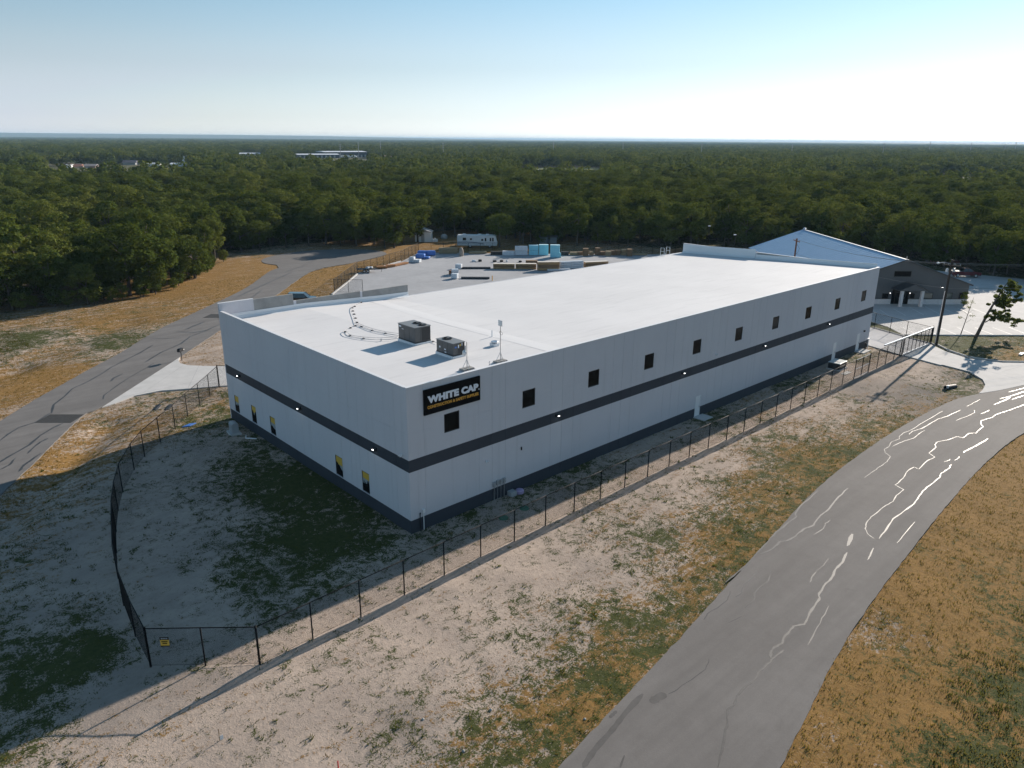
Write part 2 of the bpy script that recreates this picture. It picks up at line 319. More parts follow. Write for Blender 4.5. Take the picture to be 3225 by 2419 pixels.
def ragged(poly, amp, step=.8):
    r_=random.Random(3); out=[]
    for i in range(len(poly)):
        a=np.array(poly[i]); b=np.array(poly[(i+1)%len(poly)]); d=b-a; L_=np.linalg.norm(d)
        if L_<1e-6: continue
        n=max(1,int(L_/step)); q=np.array([-d[1],d[0]])/L_
        for k in range(n): p=a+d*k/n+q*r_.gauss(0,amp); out.append((float(p[0]),float(p[1])))
    return out
def slab(name, poly, z, mat, th=.25, parent=None):
    o=MB().prism(list(poly), z-th, z).build(name, mat, parent); return o if parent else kind(o,'structure')
front_road=slab('road', ragged(front_poly,.018,.5), RZ, asphalt)
street=slab('road', ragged(street_poly,.03,.5), RZ, asphalt_l)
# driveways, yard and car park
dl=[g2(z4(*q)) for q in ((1340,535),(1333,560),(1345,580),(1400,595),(1500,600),(1620,602),(1635,752),(1400,770),(1200,785),(1000,825),(860,880),(762,910))]
drive_left=slab('driveway', [(3.9,56.6)]+dl[1:6]+[(9.5,47.5),(20,60),(34,75.5),(41,70),(30,56),(22,44),(12,38.6),(5.2,40.6)]+dl[6:], .045, conc_walk)
yard_poly=[(6,WW+.05),(5,36),(9.6,40.8),(21,46),(33,73),(38.6,79.2),(54.4,95.6),(70.5,103.4),(82.0,112.4),(93.0,101.5),(108.5,87.0),(121.0,76.0),(131,66),(124,55),(106,40),(98,31),(90.5,12),(88.4,4.0),(85.2,-5.3),(75.9,-5.3),(77.6,.0),(77.6,WW+.05)]
yard=slab('yard_slab', yard_poly, .035, yard_conc)
dr=[(76.0,-5.4)]+[g2(zr(*q)) for q in ((640,1355),(1100,1475))]+[g2(zc(*q)) for q in ((1600,0),(1800,50),(1900,110),(1920,150),(1900,190),(1870,216))]+[(69,-18.4),(75,-20.2),(86,-23.6),(88.5,-20.6),(84.6,-17.6),(82.0,-15.2),(80.9,-11.5),(82.4,-8.3),(85.0,-5.4)]
drive_right=slab('driveway', dr, .05, conc_walk)
lot_poly=[(90.9,2.6),(87.4,-1.0)]+[g2(zr(2212,1085)),(118,-29),(150,-30),(156,2),(153,20),(150,62),(128,62),(100,20)]
lot=slab('car_park', lot_poly, .04, conc_walk)
for k in range(15):                                        # kerb pieces along car park and driveway
    pass
def kerb(pts, name='kerb', w=.18, h=.15, parent=None, mat=conc_walk):
    for i in range(len(pts)-1):
        a=Vector((*pts[i],0)); b=Vector((*pts[i+1],0)); d=b-a; T=Matrix.Translation(a)@Matrix.Rotation(math.atan2(d.y,d.x),4,'Z')
        MB().box(.005,d.length-.005,-w/2,w/2,-.1,h,T=T).build(name, mat, parent, bevel=.02)
kerb([(88.6,4.0),(87.4,.6),(86.0,-3.0),(85.2,-6.0)], parent=lot)
kerb([(87.4,-1.0),(90.8,-4.0),(94.2,-7.0),(97.5,-10.0),g2(zr(2212,1085)),(104.5,-16.2)], parent=lot)
kerb([(85.2,-6.4),(83.2,-8.4),(81.6,-11.4),(82.5,-15.0),(85.0,-17.4),(88.4,-20.2)], parent=drive_right, h=.17)
for i,(a,b) in enumerate([((54.2,95.7),(47.3,88.3)),((47.2,88.2),(39.0,79.7)),((70.3,103.5),(54.5,95.8))]): kerb([a,b], parent=yard, w=.3, h=.2)
# car park lines
def strip(mb, pts, w, z, mi=0):
    P=[np.array(p,float) for p in pts]; n=len(P); Lf=[];Rt=[]
    for i in range(n):
        d=P[min(i+1,n-1)]-P[max(i-1,0)]; d/=max(1e-6,np.linalg.norm(d)); q=np.array([-d[1],d[0]]); ww=w[i] if isinstance(w,list) else w
        Lf.append(P[i]+q*ww/2); Rt.append(P[i]-q*ww/2)
    base=len(mb.v); mb.v += [(*p,z) for p in Lf]+[(*p,z) for p in Rt]
    for i in range(n-1): mb.f.append((base+n+i,base+n+i+1,base+i+1,base+i)); mb.m.append(mi)
    return mb
for a,b in [((600,978),(815,1080)),((855,975),(1060,1078)),((1100,985),(1335,1080)),((1325,978),(1565,1080)),((1560,978),(1825,1082)),((1795,978),(2075,1082)),((2010,975),(2300,1090)),((1330,720),(1560,825)),((1530,725),(1780,825)),((900,700),(1090,800)),((700,715),(880,810)),((480,730),(640,820)),((300,745),(430,830)),((1100,705),(1300,800))]:
    mb=MB(); strip(mb,[g2(zr(*a)),g2(zr(*b))],.12,.045); mb.build('parking_line', line_white, lot)
# expansion joints of the yard: long saw cuts
# crack sealant on both roads: pieces of the road
def seals(parent, zf, lines, rnd):
    for w,pts in lines:
        w*={1:.72,2:.40,3:.9,4:.9}[rnd]
        r_=random.Random(rnd+len(pts)); Q=[g2(zf(*q)) for q in pts]; P=[]
        for a_,b_ in zip(Q[:-1],Q[1:]): P+=[(a_[0]+(b_[0]-a_[0])*k/3+(r_.gauss(0,.022) if k else 0),a_[1]+(b_[1]-a_[1])*k/3+(r_.gauss(0,.022) if k else 0)) for k in range(3)]
        P.append(Q[-1]); ws=[max(.03,w*r_.uniform(.55,1.25)*(.35 if i in (0,len(P)-1) else 1)) for i in range(len(P))]
        mb=MB(); strip(mb,P,ws,RZ+.005); mb.build('crack_seal', seal_m, parent)
seals(front_road, zb, [
 (.20,[(1025,435),(1000,490),(960,530),(940,575),(905,610),(865,670),(865,705),(825,760),(790,830),(780,845),(720,855),(700,880),(665,920),(655,955),(610,975),(590,1005),(592,1040)]),
 (.17,[(665,990),(640,1010),(592,1045),(560,1085),(515,1125),(495,1165),(440,1205),(400,1250),(385,1295),(345,1330),(345,1400),(330,1470),(315,1560),(290,1659)]),
 (.16,[(860,85),(790,145),(755,175),(730,215),(735,235),(680,275),(620,320),(575,375),(520,430),(470,490),(400,550),(335,605)]),
 (.20,[(1030,70),(975,120),(920,190),(880,220),(855,245),(835,280),(780,300),(730,345),(680,370),(640,375),(600,415),(530,450)]),
 (.12,[(930,250),(900,270),(890,300),(835,335)]),(.14,[(590,560),(575,600),(520,640),(495,675),(500,700),(445,750)]),
 (.10,[(520,520),(490,575),(440,620),(425,665),(390,690)]),(.09,[(360,655),(345,705),(290,750),(230,785),(210,820)]),
 (.09,[(920,740),(880,810),(840,890),(800,965)]),(.45,[(1055,330),(1040,370),(1025,398)]),(.10,[(1410,262),(1360,320),(1308,382)]),
 (.16,[(850,545),(825,575),(812,607)]),(.08,[(425,800),(390,818),(350,835)]),(.16,[(1175,410),(1155,455),(1140,478)]),
 (.07,[(240,1040),(220,1100),(140,1160),(60,1215),(10,1240)]),(.07,[(920,470),(890,510),(850,540)])], 1)
seals(front_road, zc, [
 (.14,[(1600,348),(1520,395),(1440,440),(1380,480),(1310,510),(1275,535),(1270,560),(1215,580),(1195,615),(1160,635),(1165,660),(1205,690),(1180,730),(1130,765),(1080,800),(1010,850)]),
 (.24,[(1735,340),(1640,385),(1560,410),(1500,445),(1440,480),(1370,500),(1345,525)]),(.20,[(1465,495),(1420,520),(1385,550),(1340,565),(1270,590),(1220,615)]),
 (.20,[(2260,285),(2130,330),(2060,355),(2000,375),(1960,400),(1890,420),(1885,440),(1905,465),(1850,515),(1800,515),(1750,550),(1705,540),(1640,565),(1560,580),(1540,600),(1550,620),(1495,665),(1540,695),(1480,725),(1420,785),(1385,770),(1340,795),(1300,855),(1240,905),(1305,940),(1250,985),(1225,1030),(1170,1060),(1120,1100),(1060,1145),(1025,1190),(1015,1235),(1040,1280),(1085,1310)]),
 (.28,[(1665,750),(1640,785),(1590,815),(1580,845),(1500,910),(1450,950),(1410,1010),(1380,1050),(1310,1100),(1225,1160),(1180,1230),(1120,1310)]),
 (.10,[(1835,340),(1840,360),(1790,385),(1700,420)]),(.35,[(1940,555),(1850,610),(1790,640),(1755,662)]),(.10,[(1880,260),(1830,285),(1780,315)]),
 (.25,[(2212,230),(2160,245),(2120,262)]),(.35,[(2110,245),(2030,280),(1985,300)]),(.30,[(2260,182),(2110,235),(2030,255)]),(.25,[(2260,160),(2170,185),(2095,205)]),
 (.22,[(1950,340),(1920,355),(1885,370)]),(.18,[(1725,690),(1710,705),(1690,720)]),(.18,[(1655,710),(1635,722),(1610,730)])], 2)
seals(street, z4, [
 (.22,[(385,955),(400,890),(480,830),(540,770),(650,720),(740,670),(830,610),(930,560),(1050,500),(1140,445)]),(.15,[(770,850),(775,820),(870,750),(960,690),(1100,610),(1150,580)]),
 (.28,[(0,1320),(60,1280),(220,1190),(300,1120),(400,1060),(470,1030)]),(.25,[(825,715),(850,690),(915,660)]),(.25,[(1080,575),(1200,500),(1350,435),(1420,380),(1530,340),(1640,290)]),
 (.22,[(0,1160),(60,1110),(140,1060),(270,1020),(380,950)]),(.2,[(0,1375),(70,1340),(115,1290)]),(.2,[(205,1255),(255,1205),(300,1170),(360,1140)]),(.3,[(1310,345),(1450,350),(1560,330)]),(.3,[(1380,330),(1450,300),(1530,270)]),
 (.25,[(140,1390),(180,1340),(310,1250)]),(.2,[(1640,250),(1760,180),(1850,110),(1960,30)]),(.2,[(1800,120),(1880,90)]),(.12,[(1120,395),(1250,395),(1360,390)])], 3)
seals(street, z1, [(.25,[(1480,1130),(1560,1090),(1650,1050),(1760,1000),(1850,960)]),(.25,[(1800,960),(1900,930),(2000,880),(2100,860)]),(.2,[(1900,1000),(1960,960),(2050,935)])],4)
tar_m=pm('tar_stain', (.075,.071,.069), .85, c2=(.10,.095,.092), ns=2)
for w_,pts in ((.34,[(1510,1659),(1575,1560),(1680,1440),(1750,1350),(1850,1240)]),(.10,[(1745,1590),(1720,1659)]),(.20,[(1660,1375),(1685,1352),(1700,1337)]),(.5,[(1895,1290),(1930,1265),(1980,1240)])):
    P=smoothpoly([g2(zB(*q)) for q in pts],4); mb=MB(); strip(mb,P,[max(.05,w_*(.25 if i in (0,len(P)-1) else random.uniform(.7,1.1))) for i in range(len(P))],RZ+.0035); mb.build('tar_stain', tar_m, front_road)
for a_,b_ in (((76.4,-8.0),(82.2,-8.6)),((74.2,-12.2),(81.2,-12.6)),((77.6,-16.4),(83.6,-17.6)),((78.6,-5.8),(75.2,-19.8))):
    mb=MB(); strip(mb,[a_,b_],.025,.055); mb.build('slab_joint', joint_grey, drive_right)
for a_,b_ in (((.2,43.6),(4.4,51.4)),((-4.0,45.2),(3.0,52.8)),((-6.4,45.0),(5.0,45.4))):
    mb=MB(); strip(mb,[a_,b_],.025,.05); mb.build('slab_joint', joint_grey, drive_left)
for q in (((375,963),(628,963),(530,1025),(262,1025)),((1575,213),(1640,213),(1640,241),(1513,241))):
    pts=[g2(z4(*p)) for p in q]; MB().prism(pts, RZ, RZ+.012).build('asphalt_patch', patch_m, street)

paved=[front_poly, street_poly, [(3.9,56.6)]+dl[1:6]+[(9.5,47.5),(20,60),(34,75.5),(41,70),(30,56),(22,44),(12,38.6),(5.2,40.6)]+dl[6:], yard_poly, dr, lot_poly, [(0,0),(WL,0),(WL,WW),(0,WW)]]
# cover of the ground, read off the photograph: (x, y) in the 2212 px view, green, dry, grey gravel
CP=[(300,1150,.12,.05,0),(400,1000,.18,0,0),(520,1000,.55,0,0),(600,1050,.86,0,0),(700,1150,.82,0,0),(560,1250,.60,.1,0),(480,1100,.36,0,0),(620,1300,.50,.05,0),(420,1330,.10,0,0),(330,1300,.08,0,0),(800,1200,.58,.05,0),(460,890,.55,.6,0),(880,1220,.25,.05,0),(720,1350,.12,.1,0),
 (150,1120,.22,.30,.2),(80,1200,.28,.30,.2),(150,1320,.40,.2,.2),(160,1430,.85,.1,.2),(60,1600,.55,.35,.2),(240,1500,.12,.05,.35),(200,1250,.12,.1,.1),(260,1610,.1,.3,0),(60,1110,.2,.5,.1),
 (200,950,.2,.62,0),(120,990,.15,.85,0),(330,850,.35,.35,.1),(380,855,.4,.45,.1),(430,760,.08,.35,.1),(300,920,.3,.6,0),(50,820,.1,.95,0),(150,750,.35,.6,0),(40,735,.75,.3,0),(100,690,.35,.7,0),(230,740,.7,.4,0),(250,690,.25,.85,0),(400,620,.1,.95,0),(550,585,.1,.9,0),(650,610,.1,.95,0),(720,590,.1,.95,0),(740,615,.2,.8,0),(60,665,.3,.6,.3),
 (1000,1130,.50,.15,0),(1200,1010,.60,.15,0),(1500,880,.68,.15,0),(1700,820,.62,.35,0),(1820,770,.5,.5,0),(1100,1150,.2,.12,0),(1450,960,.2,.25,0),(1650,870,.25,.4,0),
 (700,1420,.08,.1,0),(900,1330,.06,.08,0),(1100,1200,.05,.04,0),(1000,1450,.10,.12,0),(700,1550,.12,.1,.1),(500,1600,.15,.1,.1),(1300,1240,.12,.08,0),(1200,1400,.26,.24,0),(1100,1600,.36,.42,.1),(900,1600,.2,.2,.3),(1350,1350,.36,.45,0),(1500,1200,.26,.45,0),(1450,1060,.16,.18,0),(1600,1050,.3,.55,0),(1500,1000,.05,.12,0),(1800,920,.24,.36,0),(1900,840,.03,.10,.6),(1740,880,.08,.15,0),(2000,850,.05,.05,.95),(1780,1000,.36,.7,.2),(1600,1190,.3,.7,.1),(1330,1480,.3,.65,.1),(1280,1560,.25,.65,.1),(1850,800,.05,.1,.1),(1960,790,.1,.15,.1),(2090,840,.35,.2,.2),(1400,1180,.3,.3,0),
 (1900,1500,.12,1,0),(2000,1300,.1,1,0),(2100,1100,.1,1,0),(2200,1000,.12,1,0),(1780,1620,.2,.75,.2),(1900,1350,.3,.6,.2),(2160,1500,.66,1,0),(2212,1330,.62,1,0),(2060,1630,.66,1,0),(2212,1200,.3,.95,0),
 (2060,745,.75,.3,0),(2130,760,.5,.7,0),(2200,770,.2,.95,0),(1930,715,.95,.1,0),(1900,700,.95,.1,0),(2150,800,.5,.6,.1)]
cpx=np.array([G(D(c[0],c[1]))[:2] for c in CP]); cpv=np.array([c[2:] for c in CP],float)
extra=[((0,118),(.5,.5,0)),((50,150),(.5,.5,0)),((95,118),(.1,.9,0)),((110,128),(.05,.8,.2)),((-60,60),(.3,.9,0)),((-60,100),(.4,.6,0)),((-60,0),(.4,.5,.1)),((-40,-40),(.3,.4,.1)),((0,-60),(.5,1,0)),((60,-50),(.5,.9,0)),((118,104),(.2,.8,0)),((124,88),(.3,.7,0))]
cpx=np.vstack([cpx,[e[0] for e in extra]]); cpv=np.vstack([cpv,[e[1] for e in extra]])
def cover(P):
    out=np.empty((len(P),3))
    for i in range(0,len(P),20000):
        d=((P[i:i+20000,None,:]-cpx[None])**2).sum(2)+1.0; w=1/d**1.8; out[i:i+20000]=(w@cpv)/w.sum(1,keepdims=True)
    k=(P[:,0]<2)&(P[:,1]>-5)&(P[:,1]<34); out[k,0]*=1.22; k=(P[:,1]<-7)&(P[:,1]>-22)&(P[:,0]>-14); out[k,0]=out[k,0]*1.15+.10
    dr_=np.interp(P[:,0],[q[0] for q in fl],[q[1] for q in fl]); e_=P[:,1]-dr_; k=(e_>-.5)&(e_<12)&(P[:,0]<66); f_=np.exp(-(e_[k]/5.5)**2); out[k,0]+=.16*f_; out[k,1]+=.36*f_
    k=P[:,1]<-23; out[k,1]*=1.3
    return out
def vnoise(P, s, seed):
    r_=np.random.RandomState(seed); T=r_.rand(256,256); X=P/s; i=np.floor(X).astype(int); f=X-i; f=f*f*(3-2*f); a=T[i[:,0]%256,i[:,1]%256]; b=T[(i[:,0]+1)%256,i[:,1]%256]; c=T[i[:,0]%256,(i[:,1]+1)%256]; d=T[(i[:,0]+1)%256,(i[:,1]+1)%256]
    return (a*(1-f[:,0])+b*f[:,0])*(1-f[:,1])+(c*(1-f[:,0])+d*f[:,0])*f[:,1]
GX0,GX1,GY0,GY1=-75.,135.,-80.,145.
SWALE=[((-9.5,37.8),(-22,20),1.6,.55),((-40,48),(-13,66),3.0,.5),((-13,66),(5,82),3.0,.4),((72,-13.2),(62,-14.0),1.5,.35)]
def gheight(P):
    h=-.16+.10*vnoise(P,7,1)+.07*vnoise(P,1.9,2)+.05*vnoise(P,.8,3)
    for a,b,w,d in SWALE: q=seg_dist(P,a,b); h-=d*np.exp(-(q/w)**2)
    e=np.minimum.reduce([P[:,0]-GX0,GX1-P[:,0],P[:,1]-GY0,GY1-P[:,1]]); return h*np.clip(e/12,0,1)
def make_ground():
    st=.7; nx=int((GX1-GX0)/st)+1; ny=int((GY1-GY0)/st)+1
    X,Y=np.meshgrid(np.linspace(GX0,GX1,nx),np.linspace(GY0,GY1,ny),indexing='ij'); P=np.stack([X.ravel(),Y.ravel()],1)
    V=np.column_stack([P,gheight(P)]); idx=np.arange(nx*ny).reshape(nx,ny)
    F=np.stack([idx[:-1,:-1],idx[1:,:-1],idx[1:,1:],idx[:-1,1:]],-1).reshape(-1,4)
    C=np.column_stack([cover(P),np.ones(len(P))])
    B=26000.; n=len(V); far=[(-B,-B),(B,-B),(B,B),(-B,B),(GX0,GY0),(GX1,GY0),(GX1,GY1),(GX0,GY1)]
    V=np.vstack([V,[(x,y,0) for x,y in far]]); C=np.vstack([C,np.tile([.75,.5,0,1],(8,1))])
    F=np.vstack([F,[[n,n+1,n+5,n+4],[n+1,n+2,n+6,n+5],[n+2,n+3,n+7,n+6],[n+3,n,n+4,n+7]]])
    me=arrays_mesh('ground',V,F,[ground_m]); a=me.color_attributes.new('cover','FLOAT_COLOR','POINT'); a.data.foreach_set('color',C.astype(np.float32).ravel())
    me.polygons.foreach_set('use_smooth',[True]*len(F)); return kind(link('ground',me),'structure')
make_ground()

# ------------------------------------------------------------------ grass that nobody could count
def tufts(name, mat, P, h, blades, spread, lean, seed):
    r_=np.random.RandomState(seed); n=len(P); z=gheight(P); k=n*blades
    base=np.repeat(np.column_stack([P,z]),blades,0); hh=np.repeat(h,blades)*r_.uniform(.6,1.2,k); a=r_.uniform(0,6.283,k); off=r_.rand(k)**.5*np.repeat(spread,blades); base[:,0]+=np.cos(a)*off; base[:,1]+=np.sin(a)*off
    b=r_.uniform(0,6.283,k); wv=hh*.22; t=np.column_stack([-np.sin(b)*wv,np.cos(b)*wv,np.zeros(k)]); tip=base+np.column_stack([np.cos(a)*hh*lean*r_.rand(k),np.sin(a)*hh*lean*r_.rand(k),hh])
    V=np.stack([base-t,base+t,tip],1).reshape(-1,3); V[:,2]-=.02; F=np.arange(3*k).reshape(-1,3)
    return kind(link(name, arrays_mesh(name,V,F,[mat])),'stuff')
def scatter(n, box, seed):
    r_=np.random.RandomState(seed); P=np.column_stack([r_.uniform(box[0],box[1],n),r_.uniform(box[2],box[3],n)])
    d=P-CAM[:2]; az=np.arctan2(d[:,1],d[:,0]); P=P[np.abs(az-YAW)<R(43)]
    for poly in paved: P=P[~inside(poly,P[:,0],P[:,1])]
    return P, r_
P,r_=scatter(330000,(-40,112,-50,108),11); c=cover(P); dist=np.linalg.norm(P-CAM[:2],axis=1)
nz=.55*vnoise(P,1.1,5)+.45*vnoise(P,.45,6)
keep=np.clip(60/dist,.12,1)
g=(c[:,0]*.9+nz>np.where(P[:,1]<-22.5,1.08,.90))&(r_.rand(len(P))<keep)&(c[:,0]<.9); d=(c[:,1]*.9+.55*vnoise(P,1.6,8)+.45*vnoise(P,.5,9)>.95)&(r_.rand(len(P))<keep)&~g
tufts('grass', grass_g, P[g], np.full(g.sum(),.07)+.06*r_.rand(g.sum()), 4, np.full(g.sum(),.12), .8, 1)
tufts('dry_grass', grass_d, P[d], np.full(d.sum(),.07)+.08*r_.rand(d.sum()), 4, np.full(d.sum(),.14), .9, 2)
w=(c[:,0]+.5*(vnoise(P,2.2,31)-.5)>=.62)&(dist<140)&((P[:,1]<-27)|((P[:,0]<-9)&(P[:,1]>60)))&(r_.rand(len(P))<.9)
tufts('weeds', grass_w, P[w], .09+.11*r_.rand(w.sum())**2, 5, np.full(w.sum(),.28), .7, 3)
s=(r_.rand(len(P))<.05)&(vnoise(P,5,41)>.35)&(dist<85)&(c[:,0]<.6)&(P[:,1]>-22)
tufts('weed_clumps', grass_g, P[s], .08+.10*r_.rand(s.sum())**2, 14, .10+.16*r_.rand(s.sum()), 1.0, 4)

# ------------------------------------------------------------------ trees
def crown_mesh(name, seed, h, r, base, nc, per, leaf, mat):
    g=np.random.RandomState(seed); hh=(h-base)/2; cz=base+hh; V=[]; cl=[]
    for i in range(nc):
        d=g.normal(size=3); d/=np.linalg.norm(d); q=g.uniform(.35,1)**.5; k=1-.35*max(0,d[2])*0
        c=np.array([d[0]*r*q*.86,d[1]*r*q*.86,cz+d[2]*hh*q*.84]); cr=r*g.uniform(.20,.36); cl.append(c)
        n=per; u=g.normal(size=(n,3)); u/=np.linalg.norm(u,axis=1,keepdims=True); u[:,2]=np.abs(u[:,2])*np.where(g.rand(n)<.72,1,-1)
        p=c+u*cr*(g.uniform(.35,1,n)**.5)[:,None]*np.array([1,1,.75])
        nr=u*.8+g.normal(size=(n,3))*.38+np.array([0,0,.25]); nr/=np.linalg.norm(nr,axis=1,keepdims=True)
        t=np.cross(nr,g.normal(size=(n,3))); t/=np.linalg.norm(t,axis=1,keepdims=True); b=np.cross(nr,t); s=(leaf*g.uniform(.55,1.25,n))[:,None]
        V.append(np.stack([p-t*s*.5,p-b*s*.36,p+t*s*.5+nr*s*.12,p+b*s*.36],1))
    V=np.concatenate(V).reshape(-1,3); V[:,2]=np.maximum(V[:,2],.05); F=np.arange(len(V)).reshape(-1,4)
    return arrays_mesh(name,V,F,[mat]), cl
def trunk_mesh(name, seed, h, base, r, cl, rad=.2, lean=0.):
    g=random.Random(seed); mb=MB(); top=Vector((lean+g.uniform(-.4,.4),g.uniform(-.4,.4),base+(h-base)*.55)); m=Vector((lean*.35+g.uniform(-.2,.2),g.uniform(-.2,.2),top.z*.5))
    mb.tube([(0,0,-.3),(0,0,.15),m,top],[rad*1.5,rad*1.1,rad*.8,rad*.35],7)
    for c in cl[:7]:
        c=Vector(c); t=g.uniform(.35,.9); s=m.lerp(top,t); mb.tube([s,(s+c)/2+Vector((0,0,.2)),c],[rad*.45,rad*.28,rad*.1],5)
    return mb.mesh(name,[bark_m],True)
FORMS=[]
for i,(h,r,b,nc,per) in enumerate([(10.5,3.7,.5,60,85),(9.2,3.3,.3,52,85),(11.8,4.0,1.2,64,85),(8.0,3.4,.3,48,85),(10.8,3.1,1.6,52,85),(9.8,4.3,.9,64,85)]):
    cm,cl=crown_mesh('crown',100+i,h,r,b,nc,per,.36,leaf_m); FORMS.append((cm,trunk_mesh('trunk',i,h,b,r,cl),h,r))
LOW=[crown_mesh('far_crown',200+i,h,r,1.0,nc,16,1.25,leaf_m)[0] for i,(h,r,nc) in enumerate([(10,4.2,22),(9,4.0,20),(11,4.6,24)])]
def tree(name, label, x, y, form, s, rz, group, cat='tree', zs=1.0, z=0.0):
    t=thing(name,label,cat,(x,y,z),rz,group); t.scale=(s,s,s*zs)
    link('trunk',FORMS[form][1],t); link('crown',FORMS[form][0],t); return t
CLEAR=[(-200,97),(-30,99),(-8.5,101.5),(4,98.5),(12,100),(20,103),(29,114),(41,131),(49,140.5),(62,139),(74,135.5),(80,124),(84,118.5),(89,128),(95,140),(106,142),(114,132),(117,117),(116,106),(122,96),(128,86),(135,78),(146,68),(164,42),(164,25),(156.5,12),(153.5,4),(152.5,-1),(150,-12),(150,-30),(200,-150),(-200,-150)]
rf=np.random.RandomState(5)
def ring(d0,d1,sp):
    n=int(d1/sp)+2; X,Y=np.meshgrid(np.arange(-n,n)*sp,np.arange(-n,n)*sp); P=np.column_stack([X.ravel(),Y.ravel()])+rf.uniform(-.42,.42,(X.size,2))*sp
    r_=np.linalg.norm(P,axis=1); az=np.arctan2(P[:,1],P[:,0]); k=(r_>d0)&(r_<=d1)&(np.abs(az-YAW)<R(46)); return P[k]+CAM[:2]
A=ring(60,420,5.5); A=A[~inside(CLEAR,A[:,0],A[:,1])]
def meadow(P): return (vnoise(P,170,21)>.80)|(vnoise(P,90,22)>.93)
B=ring(420,1500,7.6); B=B[~meadow(B)]; Cc=ring(1500,3200,13); Cc=Cc[~meadow(Cc)]; Dd=ring(3200,9000,34); Dd=Dd[vnoise(Dd,600,23)<.72]
z7=Z(700,420,1500,2212); z8=Z(1400,420,2300,2212); z9=Z(2300,420,3225,2212); z0=Z(0,420,800,2212)
FARCLEAR=[(z7,630,1270,214,.58),(z7,1250,1500,235,.8),(z7,140,335,200,.62),(z0,420,1000,302,.62),(z0,1050,1400,285,.62),(z0,1470,1650,288,.60),(z8,590,1230,285,.66),(z0,0,110,325,.85)]
def farclear(P):
    k=np.ones(len(P),bool); v=P-CAM[:2]; d=np.linalg.norm(v,axis=1); az=np.arctan2(v[:,1],v[:,0])
    for zf,x0,x1,y,n_ in FARCLEAR:
        g0=G(zf(x0,y))[:2]-CAM[:2]; g1=G(zf(x1,y))[:2]-CAM[:2]; a0=math.atan2(g0[1],g0[0]); a1=math.atan2(g1[1],g1[0]); dd=(np.linalg.norm(g0)+np.linalg.norm(g1))/2
        k&=~((az<a0+.004)&(az>a1-.004)&(d>dd*n_)&(d<dd*1.06))
    return P[k]
B=farclear(B); Cc=farclear(Cc)
da=np.linalg.norm(A-CAM[:2],axis=1); az=np.arctan2(A[:,1]-CAM[1],A[:,0]-CAM[0])-YAW
vis=np.abs(az)<R(35.5); order=np.argsort(np.where(vis,da,1e9)); near=order[:262]; rest=np.setdiff1d(np.arange(len(A)),near)
ORD='first second third fourth fifth sixth seventh eighth ninth tenth eleventh twelfth thirteenth fourteenth fifteenth sixteenth seventeenth eighteenth nineteenth twentieth'.split(); TENS=('','','twenty','thirty','forty')
def nth(n): return ORD[n] if n<20 else ('%s-%s'%(TENS[(n+1)//10],ORD[n%10]) if (n+1)%10 else ('thirtieth','fortieth')[(n+1)//10-3])
WOODS=[('trees of the wood beside the left-hand street','the wood left of the left-hand street','dense leafy oak deep in the wood left of the left-hand street'),('trees of the wood behind the turning circle','the wood behind the turning circle','dark oak deep in the wood behind the turning circle of the street'),('trees of the wood behind the storage yard','the wood behind the storage yard','oak deep in the wood behind the storage yard and the camper'),('trees of the wood beyond the car park','the wood beyond the car park','oak deep in the wood beyond the car park of the grey building')]
def wood(x,y): return 0 if x<52 and y>90 else 1 if x<90 else 2 if y>60 else 3
Pn=A[near]; ed=np.min([seg_dist(Pn,CLEAR[k],CLEAR[k+1]) for k in range(len(CLEAR)-1)],axis=0); azn=az[near]; rank={}
for w_ in range(4):
    e_=[j for j in range(len(near)) if wood(*Pn[j])==w_ and ed[j]<4.2]; e_.sort(key=lambda j:-azn[j])
    for n_,j in enumerate(e_[:48]): rank[j]=n_
for j,i in enumerate(near):
    x,y=A[i]; f=int(rf.randint(6)); s=float(rf.choice([rf.uniform(.7,1.0),rf.uniform(.95,1.3),rf.uniform(1.2,1.55)],p=[.3,.5,.2])); zs=float(rf.uniform(.74,1.0)); w_=wood(x,y)
    lab='edge oak of %s, %s from left'%(WOODS[w_][1],nth(rank[j])) if j in rank else WOODS[w_][2]
    tree('oak_tree',lab,float(x),float(y),f,s,float(rf.uniform(0,6.28)),WOODS[w_][0],zs=zs)
# the forest beyond, which nobody could count
proto=bpy.data.collections.new('forest_forms')
for i,m in enumerate([f[0] for f in FORMS]+LOW):
    o=bpy.data.objects.new('form_%02d'%i,m); proto.objects.link(o)
Pts=[];K=[];S=[]
def addp(P,lo,hi,s0,s1,flat=1.0):
    n=len(P); Pts.append(P); K.append(rf.randint(lo,hi,n)); s=rf.uniform(s0,s1,n); S.append(np.column_stack([s,s,s*flat*rf.uniform(.85,1.15,n)]))
addp(A[rest],0,6,.8,1.5,.86); addp(B,6,9,.75,1.55,.88); addp(Cc,6,9,1.3,1.9,.72); addp(Dd,6,9,3.0,4.6,.30)
Pts=np.concatenate(Pts); K=np.concatenate(K); S=np.concatenate(S)
me=bpy.data.meshes.new('forest'); me.vertices.add(len(Pts)); me.vertices.foreach_set('co',np.column_stack([Pts,np.zeros(len(Pts))]).astype(np.float32).ravel())
a=me.attributes.new('form','INT','POINT'); a.data.foreach_set('value',K.astype(np.int32)); a=me.attributes.new('size','FLOAT_VECTOR','POINT'); a.data.foreach_set('vector',S.astype(np.float32).ravel())
a=me.attributes.new('turn','FLOAT_VECTOR','POINT'); a.data.foreach_set('vector',np.column_stack([np.zeros((len(Pts),2)),rf.uniform(0,6.28,len(Pts))]).astype(np.float32).ravel())
forest=kind(link('forest',me),'stuff')
